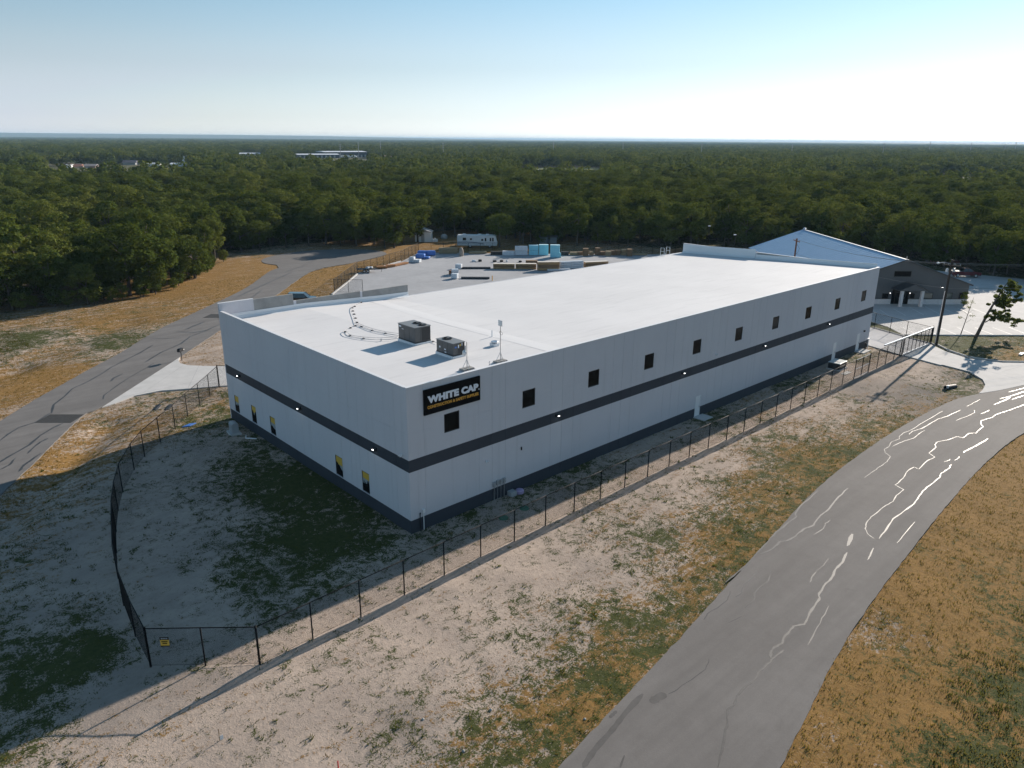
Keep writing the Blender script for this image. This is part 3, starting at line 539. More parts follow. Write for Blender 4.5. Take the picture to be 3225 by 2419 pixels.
ng=bpy.data.node_groups.new('forest','GeometryNodeTree'); ng.interface.new_socket('Geometry',in_out='INPUT',socket_type='NodeSocketGeometry'); ng.interface.new_socket('Geometry',in_out='OUTPUT',socket_type='NodeSocketGeometry')
gi=ng.nodes.new('NodeGroupInput'); go=ng.nodes.new('NodeGroupOutput'); ip=ng.nodes.new('GeometryNodeInstanceOnPoints'); ci=ng.nodes.new('GeometryNodeCollectionInfo')
ci.inputs['Collection'].default_value=proto; ci.inputs['Separate Children'].default_value=True; ci.inputs['Reset Children'].default_value=True; ip.inputs['Pick Instance'].default_value=True
def na(n,t):
    q=ng.nodes.new('GeometryNodeInputNamedAttribute'); q.data_type=t; q.inputs['Name'].default_value=n; return q.outputs['Attribute']
ng.links.new(gi.outputs[0],ip.inputs['Points']); ng.links.new(ci.outputs[0],ip.inputs['Instance']); ng.links.new(na('form','INT'),ip.inputs['Instance Index']); ng.links.new(na('turn','FLOAT_VECTOR'),ip.inputs['Rotation']); ng.links.new(na('size','FLOAT_VECTOR'),ip.inputs['Scale']); ng.links.new(ip.outputs[0],go.inputs[0])
mo=forest.modifiers.new('forest','NODES'); mo.node_group=ng

# ------------------------------------------------------------------ the warehouse
wh=thing('warehouse','long white tilt-up concrete warehouse with slate band and white flat roof','building',(0,0,0))
def wallgrid(sb, zb, cell, to3, th=.2):
    mb=MB(); ns,nz=len(sb)-1,len(zb)-1; Dp={}
    for i in range(ns):
        for j in range(nz): Dp[i,j]=cell((sb[i]+sb[i+1])/2,(zb[j]+zb[j+1])/2)
    def dep(i,j): c=Dp.get((i,j)); return -th if c is None or c[0] is None else c[0]
    for i in range(ns):
        for j in range(nz):
            d,m=Dp[i,j]
            if d is not None: mb.face([to3(sb[i],d,zb[j]),to3(sb[i+1],d,zb[j]),to3(sb[i+1],d,zb[j+1]),to3(sb[i],d,zb[j+1])],m)
            dd=dep(i,j)
            for (ni,nj,e) in ((i+1,j,0),(i,j+1,1),(i-1,j,2),(i,j-1,3)):
                o=dep(ni,nj) if (ni,nj) in Dp else -th
                if o<dd-1e-6:
                    if e==0: q=[(sb[i+1],zb[j]),(sb[i+1],zb[j+1])]
                    elif e==1: q=[(sb[i],zb[j+1]),(sb[i+1],zb[j+1])]
                    elif e==2: q=[(sb[i],zb[j]),(sb[i],zb[j+1])]
                    else: q=[(sb[i],zb[j]),(sb[i+1],zb[j])]
                    mb.face([to3(q[0][0],dd,q[0][1]),to3(q[1][0],dd,q[1][1]),to3(q[1][0],o,q[1][1]),to3(q[0][0],o,q[0][1])],m)
    return mb
BZ=(.98,4.746,5.67)
def paint(z): return 1 if z<BZ[0] or BZ[1]<z<BZ[2] else 0
def panel(a,b,holes,to3,grooves,top=HW,j0=True,j1=True):
    sb={a,a+.011,b-.011,b}; zb={-.3,BZ[0],BZ[1],BZ[2],7.60,7.618,top}
    for g_ in grooves: sb|={g_,g_+.02}
    for h in holes: sb|={h[0],h[1]}; zb|={max(h[2],-.3),h[3]}
    def cell(s,z):
        for h in holes:
            if h[0]<s<h[1] and h[2]<z<h[3]: return (None,0)
        if (j0 and s<a+.011) or (j1 and s>b-.011): return (-.02,2)
        if any(g_<s<g_+.02 for g_ in grooves) or 7.60<z<7.618: return (-.014,paint(z))
        return (0.0,paint(z))
    return wallgrid(sorted(sb),sorted(zb),cell,to3).build('wall_panel',[white_wall,dark_band,joint_grey],wh)
fr3=lambda s,d,z:(s,-d,z); lf3=lambda s,d,z:(-d,s,z)
PWD=WL/10; DOORS=[(35.25,36.17,2.24),(66.05,67.02,2.40),(73.15,74.12,2.42)]
WIN=[PWD*k+3.86 for k in range(10)]
for k in range(10):
    a,b=PWD*k,PWD*(k+1); h=[(WIN[k]-.70,WIN[k]+.70,6.90,8.34)]+[(d0,d1,0.0,zt) for d0,d1,zt in DOORS if a<d0<b]
    panel(a,b,h,fr3,[a+1.36,b-1.32],j0=k>0,j1=k<9)
LW=[(28.98,29.98),(25.10,26.12),(21.12,22.15),(9.32,10.42),(5.38,6.42)]
for k in range(4):
    a,b=WW/4*k+(.2 if k==0 else 0),WW/4*(k+1)-(.2 if k==3 else 0)
    panel(a,b,[(w0,w1,1.07,2.77) for w0,w1 in LW if a<w0<b],lf3,[a+1.36,b-1.32],j0=k>0,j1=k<3)
for k in range(4): MB().box(WL-.2,WL,WW/4*k+(.2 if k==0 else .006),WW/4*(k+1)-(.2 if k==3 else .006),-.3,HW).build('wall_panel',[white_wall],wh)
for k in range(10):
    a,b=PWD*k,PWD*(k+1); MB().box(a+.006,b-.006,WW-.2,WW,-.3,9.25).build('wall_panel',[white_wall],wh)
# window units of the long side
for x in WIN:
    w=MB().box(x-.70,x-.64,.03,.10,6.90,8.34).box(x+.64,x+.70,.03,.10,6.90,8.34).box(x-.64,x+.64,.03,.10,6.90,6.96).box(x-.64,x+.64,.03,.10,8.28,8.34).build('window',[frame_blk],wh)
    MB().box(x-.64,x+.64,.06,.075,6.96,8.28).build('pane',[glass_dk],w)
    MB().box(x-.70,x+.70,.10,.19,6.90,8.34).build('blind',[black_m],w)
# the printed windows of the short side
SIL=[[(0,.36),(.2,.40),(.3,.48),(.42,.36),(.6,.50),(.68,.56),(.75,.46),(1,.42)],
     [(0,.50),(.1,.74),(.22,.72),(.3,.60),(.45,.42),(.6,.60),(.75,.66),(.85,.74),(1,.72)],
     [(0,.44),(.3,.46),(.42,.40),(.6,.36),(.8,.33),(1,.30)],
     [(0,.66),(.2,.64),(.35,.56),(.5,.54),(.62,.44),(.8,.34),(1,.30)],
     [(0,.38),(.1,.38),(.13,.52),(.2,.52),(.22,.40),(.3,.38),(.33,.48),(.4,.48),(.43,.40),(.6,.42),(.72,.60),(.82,.62),(.92,.50),(1,.30)]]
for i,(y0,y1) in enumerate(LW):
    w=MB().box(.02,.09,y0,y0+.05,1.07,2.77).box(.02,.09,y1-.05,y1,1.07,2.77).box(.02,.09,y0+.05,y1-.05,1.07,1.12).box(.02,.09,y0+.05,y1-.05,2.72,2.77).build('window',[frame_blk],wh)
    MB().box(.05,.065,y0+.05,y1-.05,1.12,2.72).build('pane',[film_grey],w)
    A_=(y0+.05,y1-.05); f=lambda u,v:(.046,A_[1]-(A_[1]-A_[0])*u,1.12+1.6*v)
    low=[.62,.60,.66,.58,.66][i]
    MB().face([f(0,low),f(1,low-.04),f(1,1),f(0,1)]).build('print_yellow',[yellow_m],w)
    g_=lambda u,v:(.042,f(u,v)[1],f(u,v)[2])
    mb=MB(); S_=SIL[i]
    for k in range(len(S_)-1): mb.face([g_(S_[k][0],0),g_(S_[k+1][0],0),g_(*S_[k+1]),g_(*S_[k])])
    mb.build('print_silhouette',[sign_blk],w)
    MB().box(-.05,.10,y0-.04,y1+.04,1.03,1.068).build('sill',[white_wall],w)
for (d0,d1,zt) in DOORS:
    d=MB().box(d0+.045,d1-.045,.03,.075,.02,zt-.045).build('door',[white_pl],wh)
    MB().box(d0,d0+.045,-.02,.14,0,zt).box(d1-.045,d1,-.02,.14,0,zt).box(d0+.045,d1-.045,-.02,.14,zt-.045,zt).build('door_frame',[coping_m],d)
    MB().box(d1-.16,d1-.08,-.06,.029,.98,1.04).box(d1-.15,d1-.09,-.015,.029,.9,1.12).build('door_handle',[galv],d)
# coping, roof, parapets
for k in range(10): MB().box(PWD*k+.004,PWD*(k+1)-.004,-.035,.23,HW,HW+.035).build('coping',[coping_m],wh)
for k in range(4):
    a,b=WW/4*k,WW/4*(k+1); MB().box(-.035,.23,a+(.232 if k==0 else .004),b-(.2 if k==3 else .004),HW,HW+.03).build('coping',[coping_m],wh)
    MB().box(WL-.23,WL+.035,a+(.232 if k==0 else .004),b-.004,HW,HW+.03).build('coping',[coping_m],wh)
def zb_(x): return 10.0 if x<9 else 10.0-.5*min(1,(x-9)/11)
def zroof(x,y): return 10.86-(y/WW)*(10.86-zb_(x))
mb=MB(); xs=[.2,4,9,12,14.5,17,20,22.06]+[22.06+(WL-.2-22.06)*k/10 for k in range(1,11)]; ys=[.2+(WW-.4)*k/10 for k in range(11)]+[WW+.12]
for i in range(len(xs)-1):
    for j in range(len(ys)-1):
        if j==10 and xs[i]<22: continue
        mb.face([(x,y,zroof(x,y)) for x,y in ((xs[i],ys[j]),(xs[i+1],ys[j]),(xs[i+1],ys[j+1]),(xs[i],ys[j+1]))])
mb.build('roof',[roof_m],wh)
MB().box(22.1,WL-.25,WW+.12,WW+.24,9.33,9.52).build('gutter',[coping_m],wh)
pts=[(17.5,31.0),(15.66,16.1),(14.9,.6)]; mb=MB()
for (a,b) in zip(pts[:-1],pts[1:]): mb.face([(p[0]+s*.8,p[1],zroof(p[0]+s*.8,p[1])+.012) for p,s in ((a,-1),(a,1),(b,1),(b,-1))])
mb.build('membrane_strip',[pm('pale_membrane',(.70,.695,.70),.7)],wh)  # slightly paler membrane strip running from back to front of the roof
def para(x0,x1,z1_,m): return MB().box(x0,x1,WW-.2,WW-.003,9.254,z1_).build('parapet_panel',[m],wh)
para(.0,3.5,11.72,white_wall); para(3.504,7.75,11.66,raw_conc); para(7.754,8.06,10.93,white_wall); para(8.064,15.70,10.93,raw_conc); para(15.704,15.96,10.89,white_wall); para(15.964,22.06,10.87,raw_conc)
MB().box(-.02,3.5,WW-.23,WW+.03,11.72,11.75).build('coping',[coping_m],wh)
def up(pts,h):                                             # turned-up roof membrane against a parapet
    mb=MB()
    for (a,b,n_) in zip(pts[:-1],pts[1:],[None]*9):
        d=Vector((b[0]-a[0],b[1]-a[1],0)).normalized(); q=Vector((d.y,-d.x,0)); 
        A0=Vector((a[0],a[1],zroof(*a[:2]))); B0=Vector((b[0],b[1],zroof(*b[:2]))); U_=Vector((0,0,1))
        rows=[(q*.42,.015),(q*.20,.10),(q*.05,.30),(q*.035,h)]
        for r0,r1 in zip(rows[:-1],rows[1:]): mb.face([A0+r0[0]+U_*r0[1],B0+r0[0]+U_*r0[1],B0+r1[0]+U_*r1[1],A0+r1[0]+U_*r1[1]])
        mb.face([A0+rows[-1][0]+U_*h,B0+rows[-1][0]+U_*h,B0+U_*h,A0+U_*h])
    return mb.build('membrane_upturn',[flash_m],wh)
yb=WW-.205
up([(.25,yb),(5,yb),(9,yb),(14,yb),(18,yb),(22.05,yb)],.55)
xf=WL-.205
up([(xf,WW-.1),(xf,25),(xf,18.3)],1.35); up([(xf,18.2),(xf,9),(xf,.3)],.62)
for y in (6.38,12.71,18.2): MB().box(WL-.212,WL-.2005,y-.15,y+.15,10.2,HW-.01).build('joint_strip',[white_wall],wh)
for a,b in ((.25,6.2),(6.54,12.55),(12.87,18.04)): MB().box(WL-.209,WL-.2005,a,b,10.1,HW-.01).build('parapet_face',[raw_conc],wh)
# concrete stoops belong to the doors' landings
for nm,(x0,x1) in (('by the middle door of the long side',(35.1,36.75)),('by the side door nearest the black cabinet',(65.8,67.4)),('by the side door nearest the slide gate',(72.9,75.2))):
    tag(MB().box(x0,x1,-1.3,-.004,-.3,.06).build('door_landing',[conc_walk],bevel=.01),'flat concrete landing '+nm,'landing','door landings')
# wall lights
def wall_light(p, rz, label, grp):
    t=thing('wall_light',label,'wall light',p,rz,grp)
    MB().box(-.17,.17,-.06,-.002,-.12,.15).build('back_plate',[black_m],t)
    MB().side([(-.0,0)],0,0) if False else None
    mb=MB(); 
    for x0,x1 in ((-.19,.19),): mb.v+=[(x0,-.06,.15),(x1,-.06,.15),(x1,-.26,.02),(x0,-.26,.02),(x0,-.26,-.06),(x1,-.26,-.06),(x1,-.06,-.12),(x0,-.06,-.12)]; mb.f+=[(0,1,2,3),(3,2,5,4),(0,3,4,7),(1,6,5,2)]; mb.m+=[0]*4
    mb.build('hood',[black_m],t); mb=MB(); mb.lathe((0,-.185,-.105),[(.02,0),(.12,.01),(.13,.05),(.10,.07)],12); o=mb.build('lens',[lamp_on],t,True); o.rotation_euler=(R(-18),0,0)
for x,n in ((14.8,'below the second upper window'),(32.5,'left of the middle door'),(47.9,'below the sixth and seventh upper windows'),(63.5,'nearest the far right corner')):
    wall_light((x,-.002,5.36),0,'lit wall light on the slate band, long side, '+n,'lights on the slate band')
for y,n in ((28.0,'farthest from the sign corner'),(15.85,'in the middle of the short side'),(4.22,'nearest the sign corner')):
    wall_light((-.002,y,5.22),R(-90),'lit wall light on the slate band, short side, '+n,'lights on the slate band')
# sign
sg=thing('sign','black sign with white and amber lettering at the top of the corner','sign',(0,0,0))
MB().box(1.38,6.45,-.13,-.004,8.71,10.57).build('sign_board',[sign_blk],sg,bevel=.01)
def text_part(s, x0,x1,z0,z1, y, mat, name, off, parent, sp=1.0):
    cu=bpy.data.curves.new(name,'FONT'); cu.body=s; cu.size=1; cu.offset=off; cu.space_character=sp; cu.extrude=.02
    ob=bpy.data.objects.new(name,cu); col.objects.link(ob); dg=bpy.context.evaluated_depsgraph_get(); me=bpy.data.meshes.new_from_object(ob.evaluated_get(dg)); bpy.data.objects.remove(ob)
    n=len(me.vertices); v=np.empty(n*3,np.float32); me.vertices.foreach_get('co',v); v=v.reshape(-1,3); a=v.min(0); b=v.max(0)
    X=x0+(v[:,0]-a[0])/(b[0]-a[0])*(x1-x0); Zz=z0+(v[:,1]-a[1])/(b[1]-a[1])*(z1-z0); Y=y-(v[:,2]-a[2])/(b[2]-a[2])*.035
    me.vertices.foreach_set('co',np.column_stack([X,Y,Zz]).astype(np.float32).ravel()); me.materials.clear(); me.materials.append(mat); me.update(); return link(name,me,parent)
text_part('WHITE',1.66,4.42,9.54,10.07,-.131,sign_wht,'lettering',.062,sg,1.06)
text_part('CAP',4.66,6.24,9.54,10.07,-.131,sign_wht,'lettering',.062,sg,1.06)
text_part('\u00ae',6.26,6.36,9.54,9.64,-.131,sign_wht,'trade_mark',.01,sg)
text_part('CONSTRUCTION & SAFETY SUPPLIES',1.64,6.25,9.145,9.37,-.131,sign_org,'lettering',.04,sg,1.12)
# small fittings of the walls
def small_box(name,label,cat,x0,x1,y0,y1,z0,z1,m,group=None,bevel=.01): return tag(MB().box(x0,x1,y0,y1,z0,z1).build(name,[m],bevel=bevel),label,cat,group)
for i,(x,z_) in enumerate(((7.87,1.34),(8.22,1.40),(8.58,1.36),(8.92,1.40))):
    t=thing('electric_meter','grey meter box on the long wall, %s of four'%('first from left','second from left','third from left','fourth from left')[i],'meter box',(x,0,0),0,'meter boxes by the corner')
    MB().box(-.12,.12,-.16,-.003,z_-.2,z_+.2).build('box',[grey_box],t,bevel=.01); MB().lathe((0,0,0),[(.06,0),(.06,.05)],10).build('dial',[galv],t).matrix_local=Matrix.Translation((0,-.16,z_+.06))@Matrix.Rotation(R(90),4,'X')
    MB().tube([(0,-.06,-.15),(0,-.06,z_-.2)],.03 if i in (0,3) else .02,8).build('conduit',[galv],t)
t=thing('electric_meter','white meter box on a white conduit nearest the building corner','meter box',(1.07,0,0)); MB().box(-.1,.1,-.14,-.003,1.33,1.6).build('box',[white_pl],t,bevel=.01); MB().tube([(0,-.06,-.15),(0,-.06,1.33)],.035,8).build('conduit',[white_pl],t)
t=thing('riser_pipe','thin dark riser pipe left of the white meter box','pipe',(.76,0,0)); MB().tube([(0,-.06,-.15),(0,-.06,1.3)],.03,8).build('pipe',[black_m],t); MB().tube([(0,-.06,1.3),(0,-.10,1.4)],.05,8).build('cap',[black_m],t)
def camera_unit(p,rz,label):
    t=thing('security_camera',label,'camera',p,rz,'security cameras on the walls'); MB().lathe((0,-.06,0),[(.07,-.05),(.07,.05)],8).build('mount',[white_pl],t); MB().tube([(-.1,-.1,-.02),(-.1,-.28,-.06)],.045,8).build('barrel',[white_pl],t); MB().tube([(.1,-.1,-.02),(.1,-.28,-.06)],.045,8).build('barrel',[white_pl],t)
camera_unit((0,.77,5.92),R(-90),'white twin camera on the short wall just above the band near the corner')
camera_unit((38.2,0,6.2),0,'white twin camera on the long wall below the fifth upper window')
camera_unit((7.07,0,3.56),0,'small white camera on the long wall between corner and second window')
small_box('wall_fitting','dark vertical wall fitting under the second upper window','fitting',10.74,10.82,-.1,-.003,3.42,3.70,black_m)
small_box('wall_horn','small dark horn above the last door of the long wall','horn',75.0,75.2,-.2,-.003,2.42,2.62,black_m)

# ------------------------------------------------------------------ roof equipment
def roofp(q):
    p=plane(q,(0,1.36/WW,1),10.86); x,y=float(p[0]),float(p[1]); return x,y,zroof(x,y)
def rtu(label, x0,x1,y0,y1,h, fans, group):
    z=min(zroof(x0,y0),zroof(x1,y1)); t=thing('rooftop_unit',label,'rooftop unit',((x0+x1)/2,(y0+y1)/2,z),0,group); a,b=(x1-x0)/2,(y1-y0)/2
    MB().box(-a-.06,a+.06,-b-.06,b+.06,-.05,.22).build('curb',[white_pl],t,bevel=.03)
    MB().box(-a,a,-b,b,.223,.30).build('base_rail',[rtu_dk],t)
    MB().box(-a+.02,a-.02,-b+.02,b-.02,.30,h-.05).build('cabinet',[rtu_m],t,bevel=.015)
    MB().box(-a-.02,a+.02,-b-.02,b+.02,h-.05,h).build('lid',[pm('hvac_lid',(.20,.205,.21),.45)],t,bevel=.012)
    for y in (-b*.33,b*.3): MB().box(-a+.012,-a+.0195,y-.012,y+.012,.32,h-.07).build('panel_seam',[rtu_dk],t)
    for x in (-a*.3,a*.35): MB().box(x-.012,x+.012,-b+.012,-b+.0195,.32,h-.07).build('panel_seam',[rtu_dk],t)
    MB().box(-a*.15,a*.9,-b+.010,-b+.019,.36,h-.12).build('coil_grille',[rtu_dk],t)
    for fx,fy,fr_ in fans:
        f=MB(); n=20
        for k in range(n):
            c0,s0,c1,s1=math.cos(6.2832*k/n),math.sin(6.2832*k/n),math.cos(6.2832*(k+1)/n),math.sin(6.2832*(k+1)/n)
            for (ra,za,rb,zb2) in ((fr_,h,fr_,h+.05),(fr_,h+.05,fr_-.05,h+.05),(fr_-.05,h+.05,fr_-.05,h+.005)):
                f.face([(fx+ra*c0,fy+ra*s0,za),(fx+ra*c1,fy+ra*s1,za),(fx+rb*c1,fy+rb*s1,zb2),(fx+rb*c0,fy+rb*s0,zb2)])
        fo=f.build('fan_ring',[black_m],t); g_=MB().lathe((fx,fy,h+.004),[(fr_-.05,0),(fr_-.05,.004)],20); g_.build('fan_well',[black_m],fo)
        bl=MB().lathe((fx,fy,h+.02),[(.09,0),(.09,.05)],10)
        for k in range(4):
            a_=k*math.pi/2+.3; T=Matrix.Translation((fx,fy,h+.04))@Matrix.Rotation(a_,4,'Z')@Matrix.Rotation(R(20),4,'X'); bl.box(.08,fr_-.08,-.10,.10,-.004,.004,T=T)
        bl.build('fan_blades',[rtu_m],fo)
    return t,a,b
t,a,b=rtu('larger dark grey rooftop air unit with two round fans',7.72,9.36,9.72,12.16,1.58,[(.30,-.75,.36),(.32,.05,.36)],'rooftop air units')
MB().box(a+.0,a+.16,-b+.25,-b+.75,.75,1.25).build('disconnect_box',[grey_box],t,bevel=.01); MB().box(-a+.004,-a+.0105,b-.45,b-.15,1.3,1.42).build('badge',[sign_wht],t); MB().box(-a+.004,-a+.0105,b*.35,b*.35+.25,1.15,1.2).build('badge',[sign_wht],t)
t,a,b=rtu('smaller dark grey rooftop air unit with one round fan and yellow sticker',7.36,8.55,4.18,6.34,1.26,[(.05,.45,.40)],'rooftop air units')
MB().box(a,a+.18,-b+.1,-b+.5,.35,.85).build('disconnect_box',[grey_box],t,bevel=.01)
for (y,z_,w,h_,m) in ((.55,.62,.12,.14,sign_wht),(-.15,.55,.2,.1,sign_wht),(-.2,.34,.2,.08,sign_wht)): MB().box(-a+.004,-a+.0105,y,y+w,z_,z_+h_).build('badge',[m],t)
for (x,z_,w,h_,m) in ((-.42,.85,.2,.12,blue_m),(-.1,.82,.1,.26,sign_wht),(.06,.95,.14,.16,yellow_m),(.27,.95,.06,.24,sign_wht)): MB().box(x,x+w,-b+.003,-b+.0095,z_,z_+h_).build('sticker',[m],t)
galv_d=pm('dull_conduit',(.42,.42,.43),.7)
def pipe_run(label, pts, blocks, off=0.0):
    t=thing('roof_conduit',label,'conduit',(0,0,0)); P=[roofp(zu(*q)) for q in pts]; P=smoothpoly(P,4); MB().tube([(x,y,z+.11) for x,y,z in P],.02,6).build('pipe',[galv_d],t,True)
    for q in blocks:
        x,y,z=roofp(zu(*q)); MB().box(x-.07,x+.07,y-.12,y+.12,z-.03,z+.085).build('support_block',[rtu_dk],t)
pipe_run('bent grey conduit on blocks from the back parapet to the larger air unit',[(405,8),(300,65),(232,110),(205,128),(197,150),(197,175),(210,215),(225,258),(240,300),(262,325),(330,352),(420,385),(560,412),(706,437)],[(355,38),(300,66),(230,115),(205,133),(212,170),(226,206),(240,250),(255,297),(305,340),(418,378),(560,406)])
pipe_run('grey conduit loop on blocks left of the larger air unit, nearest the short wall',[(262,322),(235,332),(185,352),(130,388),(106,408),(125,430),(180,447),(320,470),(510,483),(706,466)],[(235,332),(185,354),(128,395),(180,436),(325,463)])
pipe_run('thin upper conduit beside the looped one',[(150,392),(180,432),(330,455),(500,462),(706,446)],[])
pipe_run('thin upper conduit running to the larger air unit',[(262,312),(330,338),(420,368),(560,398),(706,415)],[])
pipe_run('short conduit between the two air units',[(1030,484),(1065,490),(1112,505)],[(1068,484)])
def mast(label,q,h,extra):
    x,y,z=roofp(zu(*q)); t=thing('antenna_mast',label,'antenna',(x,y,z),0,'antenna masts on the roof edge')
    MB().box(-.55,.55,-.32,.32,-.03,.07).build('ballast_frame',[galv],t); 
    for i in range(3): MB().box(-.5+.34*i,-.2+.34*i,-.28,.28,.072,.17).build('ballast_block',[raw_conc],t)
    MB().tube([(0,0,.07),(0,0,h)],.03,8).build('pole',[galv],t)
    for k in range(3):
        a_=2.09*k+.4; MB().tube([(.42*math.cos(a_),.28*math.sin(a_),.08),(0,0,.85)],.018,6).build('strut',[galv],t)
    extra(t,h)
def dish(t,h):
    MB().tube([(0,0,h*.62),(-.12,.02,h*.62)],.02,6).build('bracket',[galv],t); o=MB().lathe((0,0,0),[(.02,0),(.12,.02),(.20,.07),(.22,.12)],14).build('dish',[white_pl],t,True); o.matrix_local=Matrix.Translation((-.12,.02,h*.62))@Matrix.Rotation(R(-80),4,'Y')
def flat(t,h):
    MB().box(-.05,.0,-.22,.22,h-.40,h+.04).build('panel_antenna',[white_pl],t,bevel=.02); mb=MB(); mb.tube([(-.05-.16*math.sin(k*.6283)*.3,.16*math.cos(k*.6283)-.12,h*.72+.16*math.sin(k*.6283)) for k in range(11)],.012,5); mb.build('cable_coil',[black_m],t)
mast('short antenna mast with round dish on the roof edge above the sign',(1432,770),2.15,dish)
mast('tall antenna mast with square panel on the roof edge right of the sign',(1790,688),3.25,flat)
x,y,z=roofp(zu(1700,420)); tag(MB().tube([(x,y,z-.02),(x,y,z+.62)],.05,10).build('vent_pipe',[white_pl]),'thin white vent pipe standing behind the roof fan','vent pipe')
x,y,z=roofp(zu(514,482)); tag(MB().tube([(x,y,z-.02),(x,y,z+.22)],.055,10).build('vent_pipe',[galv]),'short grey vent stub beside the conduit loop','vent pipe')
x,y,z=roofp(zu(1728,515)); t=thing('roof_fan','small white round roof fan on a square curb','roof fan',(x,y,z)); MB().box(-.30,.30,-.30,.30,-.03,.26).build('curb',[white_pl],t,bevel=.02); MB().lathe((0,0,.262),[(.16,0),(.22,.03),(.30,.05),(.31,.12),(.24,.16),(.18,.13),(.05,.12)],16).build('hood',[alu],t,True)
x,y,z=roofp(zu(1672,738)); tag(MB().tube([(x,y,z-.02),(x,y,z+.3),(x-.03,y,z+.4),(x+.03,y,z+.45),(x+.06,y,z+.36)],.025,6).build('pipe_gooseneck',[galv]),'tiny gooseneck pipe between the two masts','pipe')
t=thing('roof_ladder','white ladder top with hoops at the far back roof edge','ladder',(72.0,WW+.3,0))
for sx in (-.75,.75): MB().tube([(sx,-.0,.05),(sx,0,9.6),(sx,-.05,10.75),(sx,-.7,10.75),(sx,-.75,9.52)],.04,6).build('side_rail',[white_pl],t)
for k in range(11): MB().tube([(-.75,0,.6+.9*k),(.75,0,.6+.9*k)],.025,6).build('rung',[white_pl],t)
for sx in (-.75,.75): MB().tube([(sx,-.03,10.2),(sx,-.73,10.2)],.03,6).build('hoop',[white_pl],t)

# ------------------------------------------------------------------ chain-link fences
FH=2.42
def chain_mesh():
    mb=MB(); Lb=3.0; H0=.06; H1=FH-.05; p=.075; hh=H1-H0; r_=.0024
    def wire(a,b):
        d=(Vector(b)-Vector(a)).normalized(); q=Vector((-d.z,0,d.x)); n=len(mb.v)
        for P_ in (a,b): mb.v += [tuple(Vector(P_)+q*r_),tuple(Vector(P_)-q*r_*.5+Vector((0,r_,0))),tuple(Vector(P_)-q*r_*.5-Vector((0,r_,0)))]
        for k in range(3): mb.f.append((n+k,n+(k+1)%3,n+3+(k+1)%3,n+3+k)); mb.m.append(0)
    x=-hh
    while x<Lb:
        a0=max(0,-x); a1=min(hh,Lb-x)
        if a1-a0>.02: wire((x+a0,0,H0+a0),(x+a1,0,H0+a1)); wire((x+a0,0,H1-a0),(x+a1,0,H1-a1))
        x+=p
    return mb.mesh('chain_link',[wire_m])
CHAIN=chain_mesh(); POST=MB().tube([(0,0,-.5),(0,0,FH)],.042,8).mesh('post',[wire_m],True); BIGPOST=MB().tube([(0,0,-.5),(0,0,FH+.06)],.06,8).mesh('post',[wire_m],True)
RAIL=MB().tube([(0,0,FH-.02),(1,0,FH-.02)],.03,6).mesh('top_rail',[wire_m],True); WIREB=MB().tube([(0,0,.08),(1,0,.08)],.008,4).mesh('tension_wire',[wire_m])
def fence(label, pts, big=(), skip=()):
    t=thing('chain_link_fence',label,'fence',(0,0,0),0,'black chain-link fences')
    for i,p in enumerate(pts): link('post',BIGPOST if i in big else POST,t,(p[0],p[1],0))
    for i in range(len(pts)-1):
        if i in skip: continue
        a=Vector((*pts[i],0)); d=Vector((*pts[i+1],0))-a; rz=math.atan2(d.y,d.x)
        for nm,me,Lb in (('mesh_panel',CHAIN,3.0),('top_rail',RAIL,1.0),('tension_wire',WIREB,1.0)):
            o=link(nm,me,t,a); o.rotation_euler=(0,0,rz); o.scale=(d.length/Lb,1,1)
    return t
def spaced(pts, s):
    out=[]
    for a,b in zip(pts[:-1],pts[1:]):
        a=np.array(a);b=np.array(b); n=max(1,round(np.linalg.norm(b-a)/s)); out+=[tuple(a+(b-a)*k/n) for k in range(n)]
    return out+[tuple(pts[-1])]
FA=[(-18.60,-2.27),(-16.4,-4.15),(-14.22,-6.05)]
fence('black chain-link fence along the front of the long wall, from corner to gate',FA+spaced([(-14.22,-6.05),(11.2,-5.52),(29.5,-5.45),(60.65,-5.30)],3.15)[1:],big=(0,2))
FL=[(-18.60,-2.27),(-18.37,1.05),(-17.95,4.6),(-17.3,8.0),(-16.45,11.3),(-15.6,14.4),(-14.55,17.6),(-13.3,20.8),(-11.32,24.52),(-9.71,26.96),(-7.55,29.43),(-5.32,31.94),(-3.16,34.6),(-.99,37.06),(.98,39.35),(2.98,41.79)]
fence('curved black chain-link fence round the short end up to the left driveway',FL,big=(0,15))
fence('black chain-link fence between the small gate and the slide gate',spaced([(64.71,-5.30),(75.6,-5.1)],3.1),big=(0,))
fence('black chain-link fence along the car park beyond the slide gate',spaced([(85.15,-5.5),(86.2,-1.7),(88.1,3.6),(90.4,9.6),(93.5,17),(97.6,26)],3.3),big=(0,))
YF=spaced([(40.6,81.6),(54.3,95.9),(70.6,103.7),(82.1,112.7)],2.7)
fence('black chain-link fence on the left side of the storage yard',YF,big=(0,))
fence('black chain-link fence behind the stored lumber and blue foam',spaced([(82.1,112.7),(94.0,102.9),(109.0,88.8),(121.5,77.6),(131.5,67.5)],2.9))
fence('short black chain-link return at the near end of the storage yard',spaced([(40.6,81.6),(44.3,77.8)],2.6))
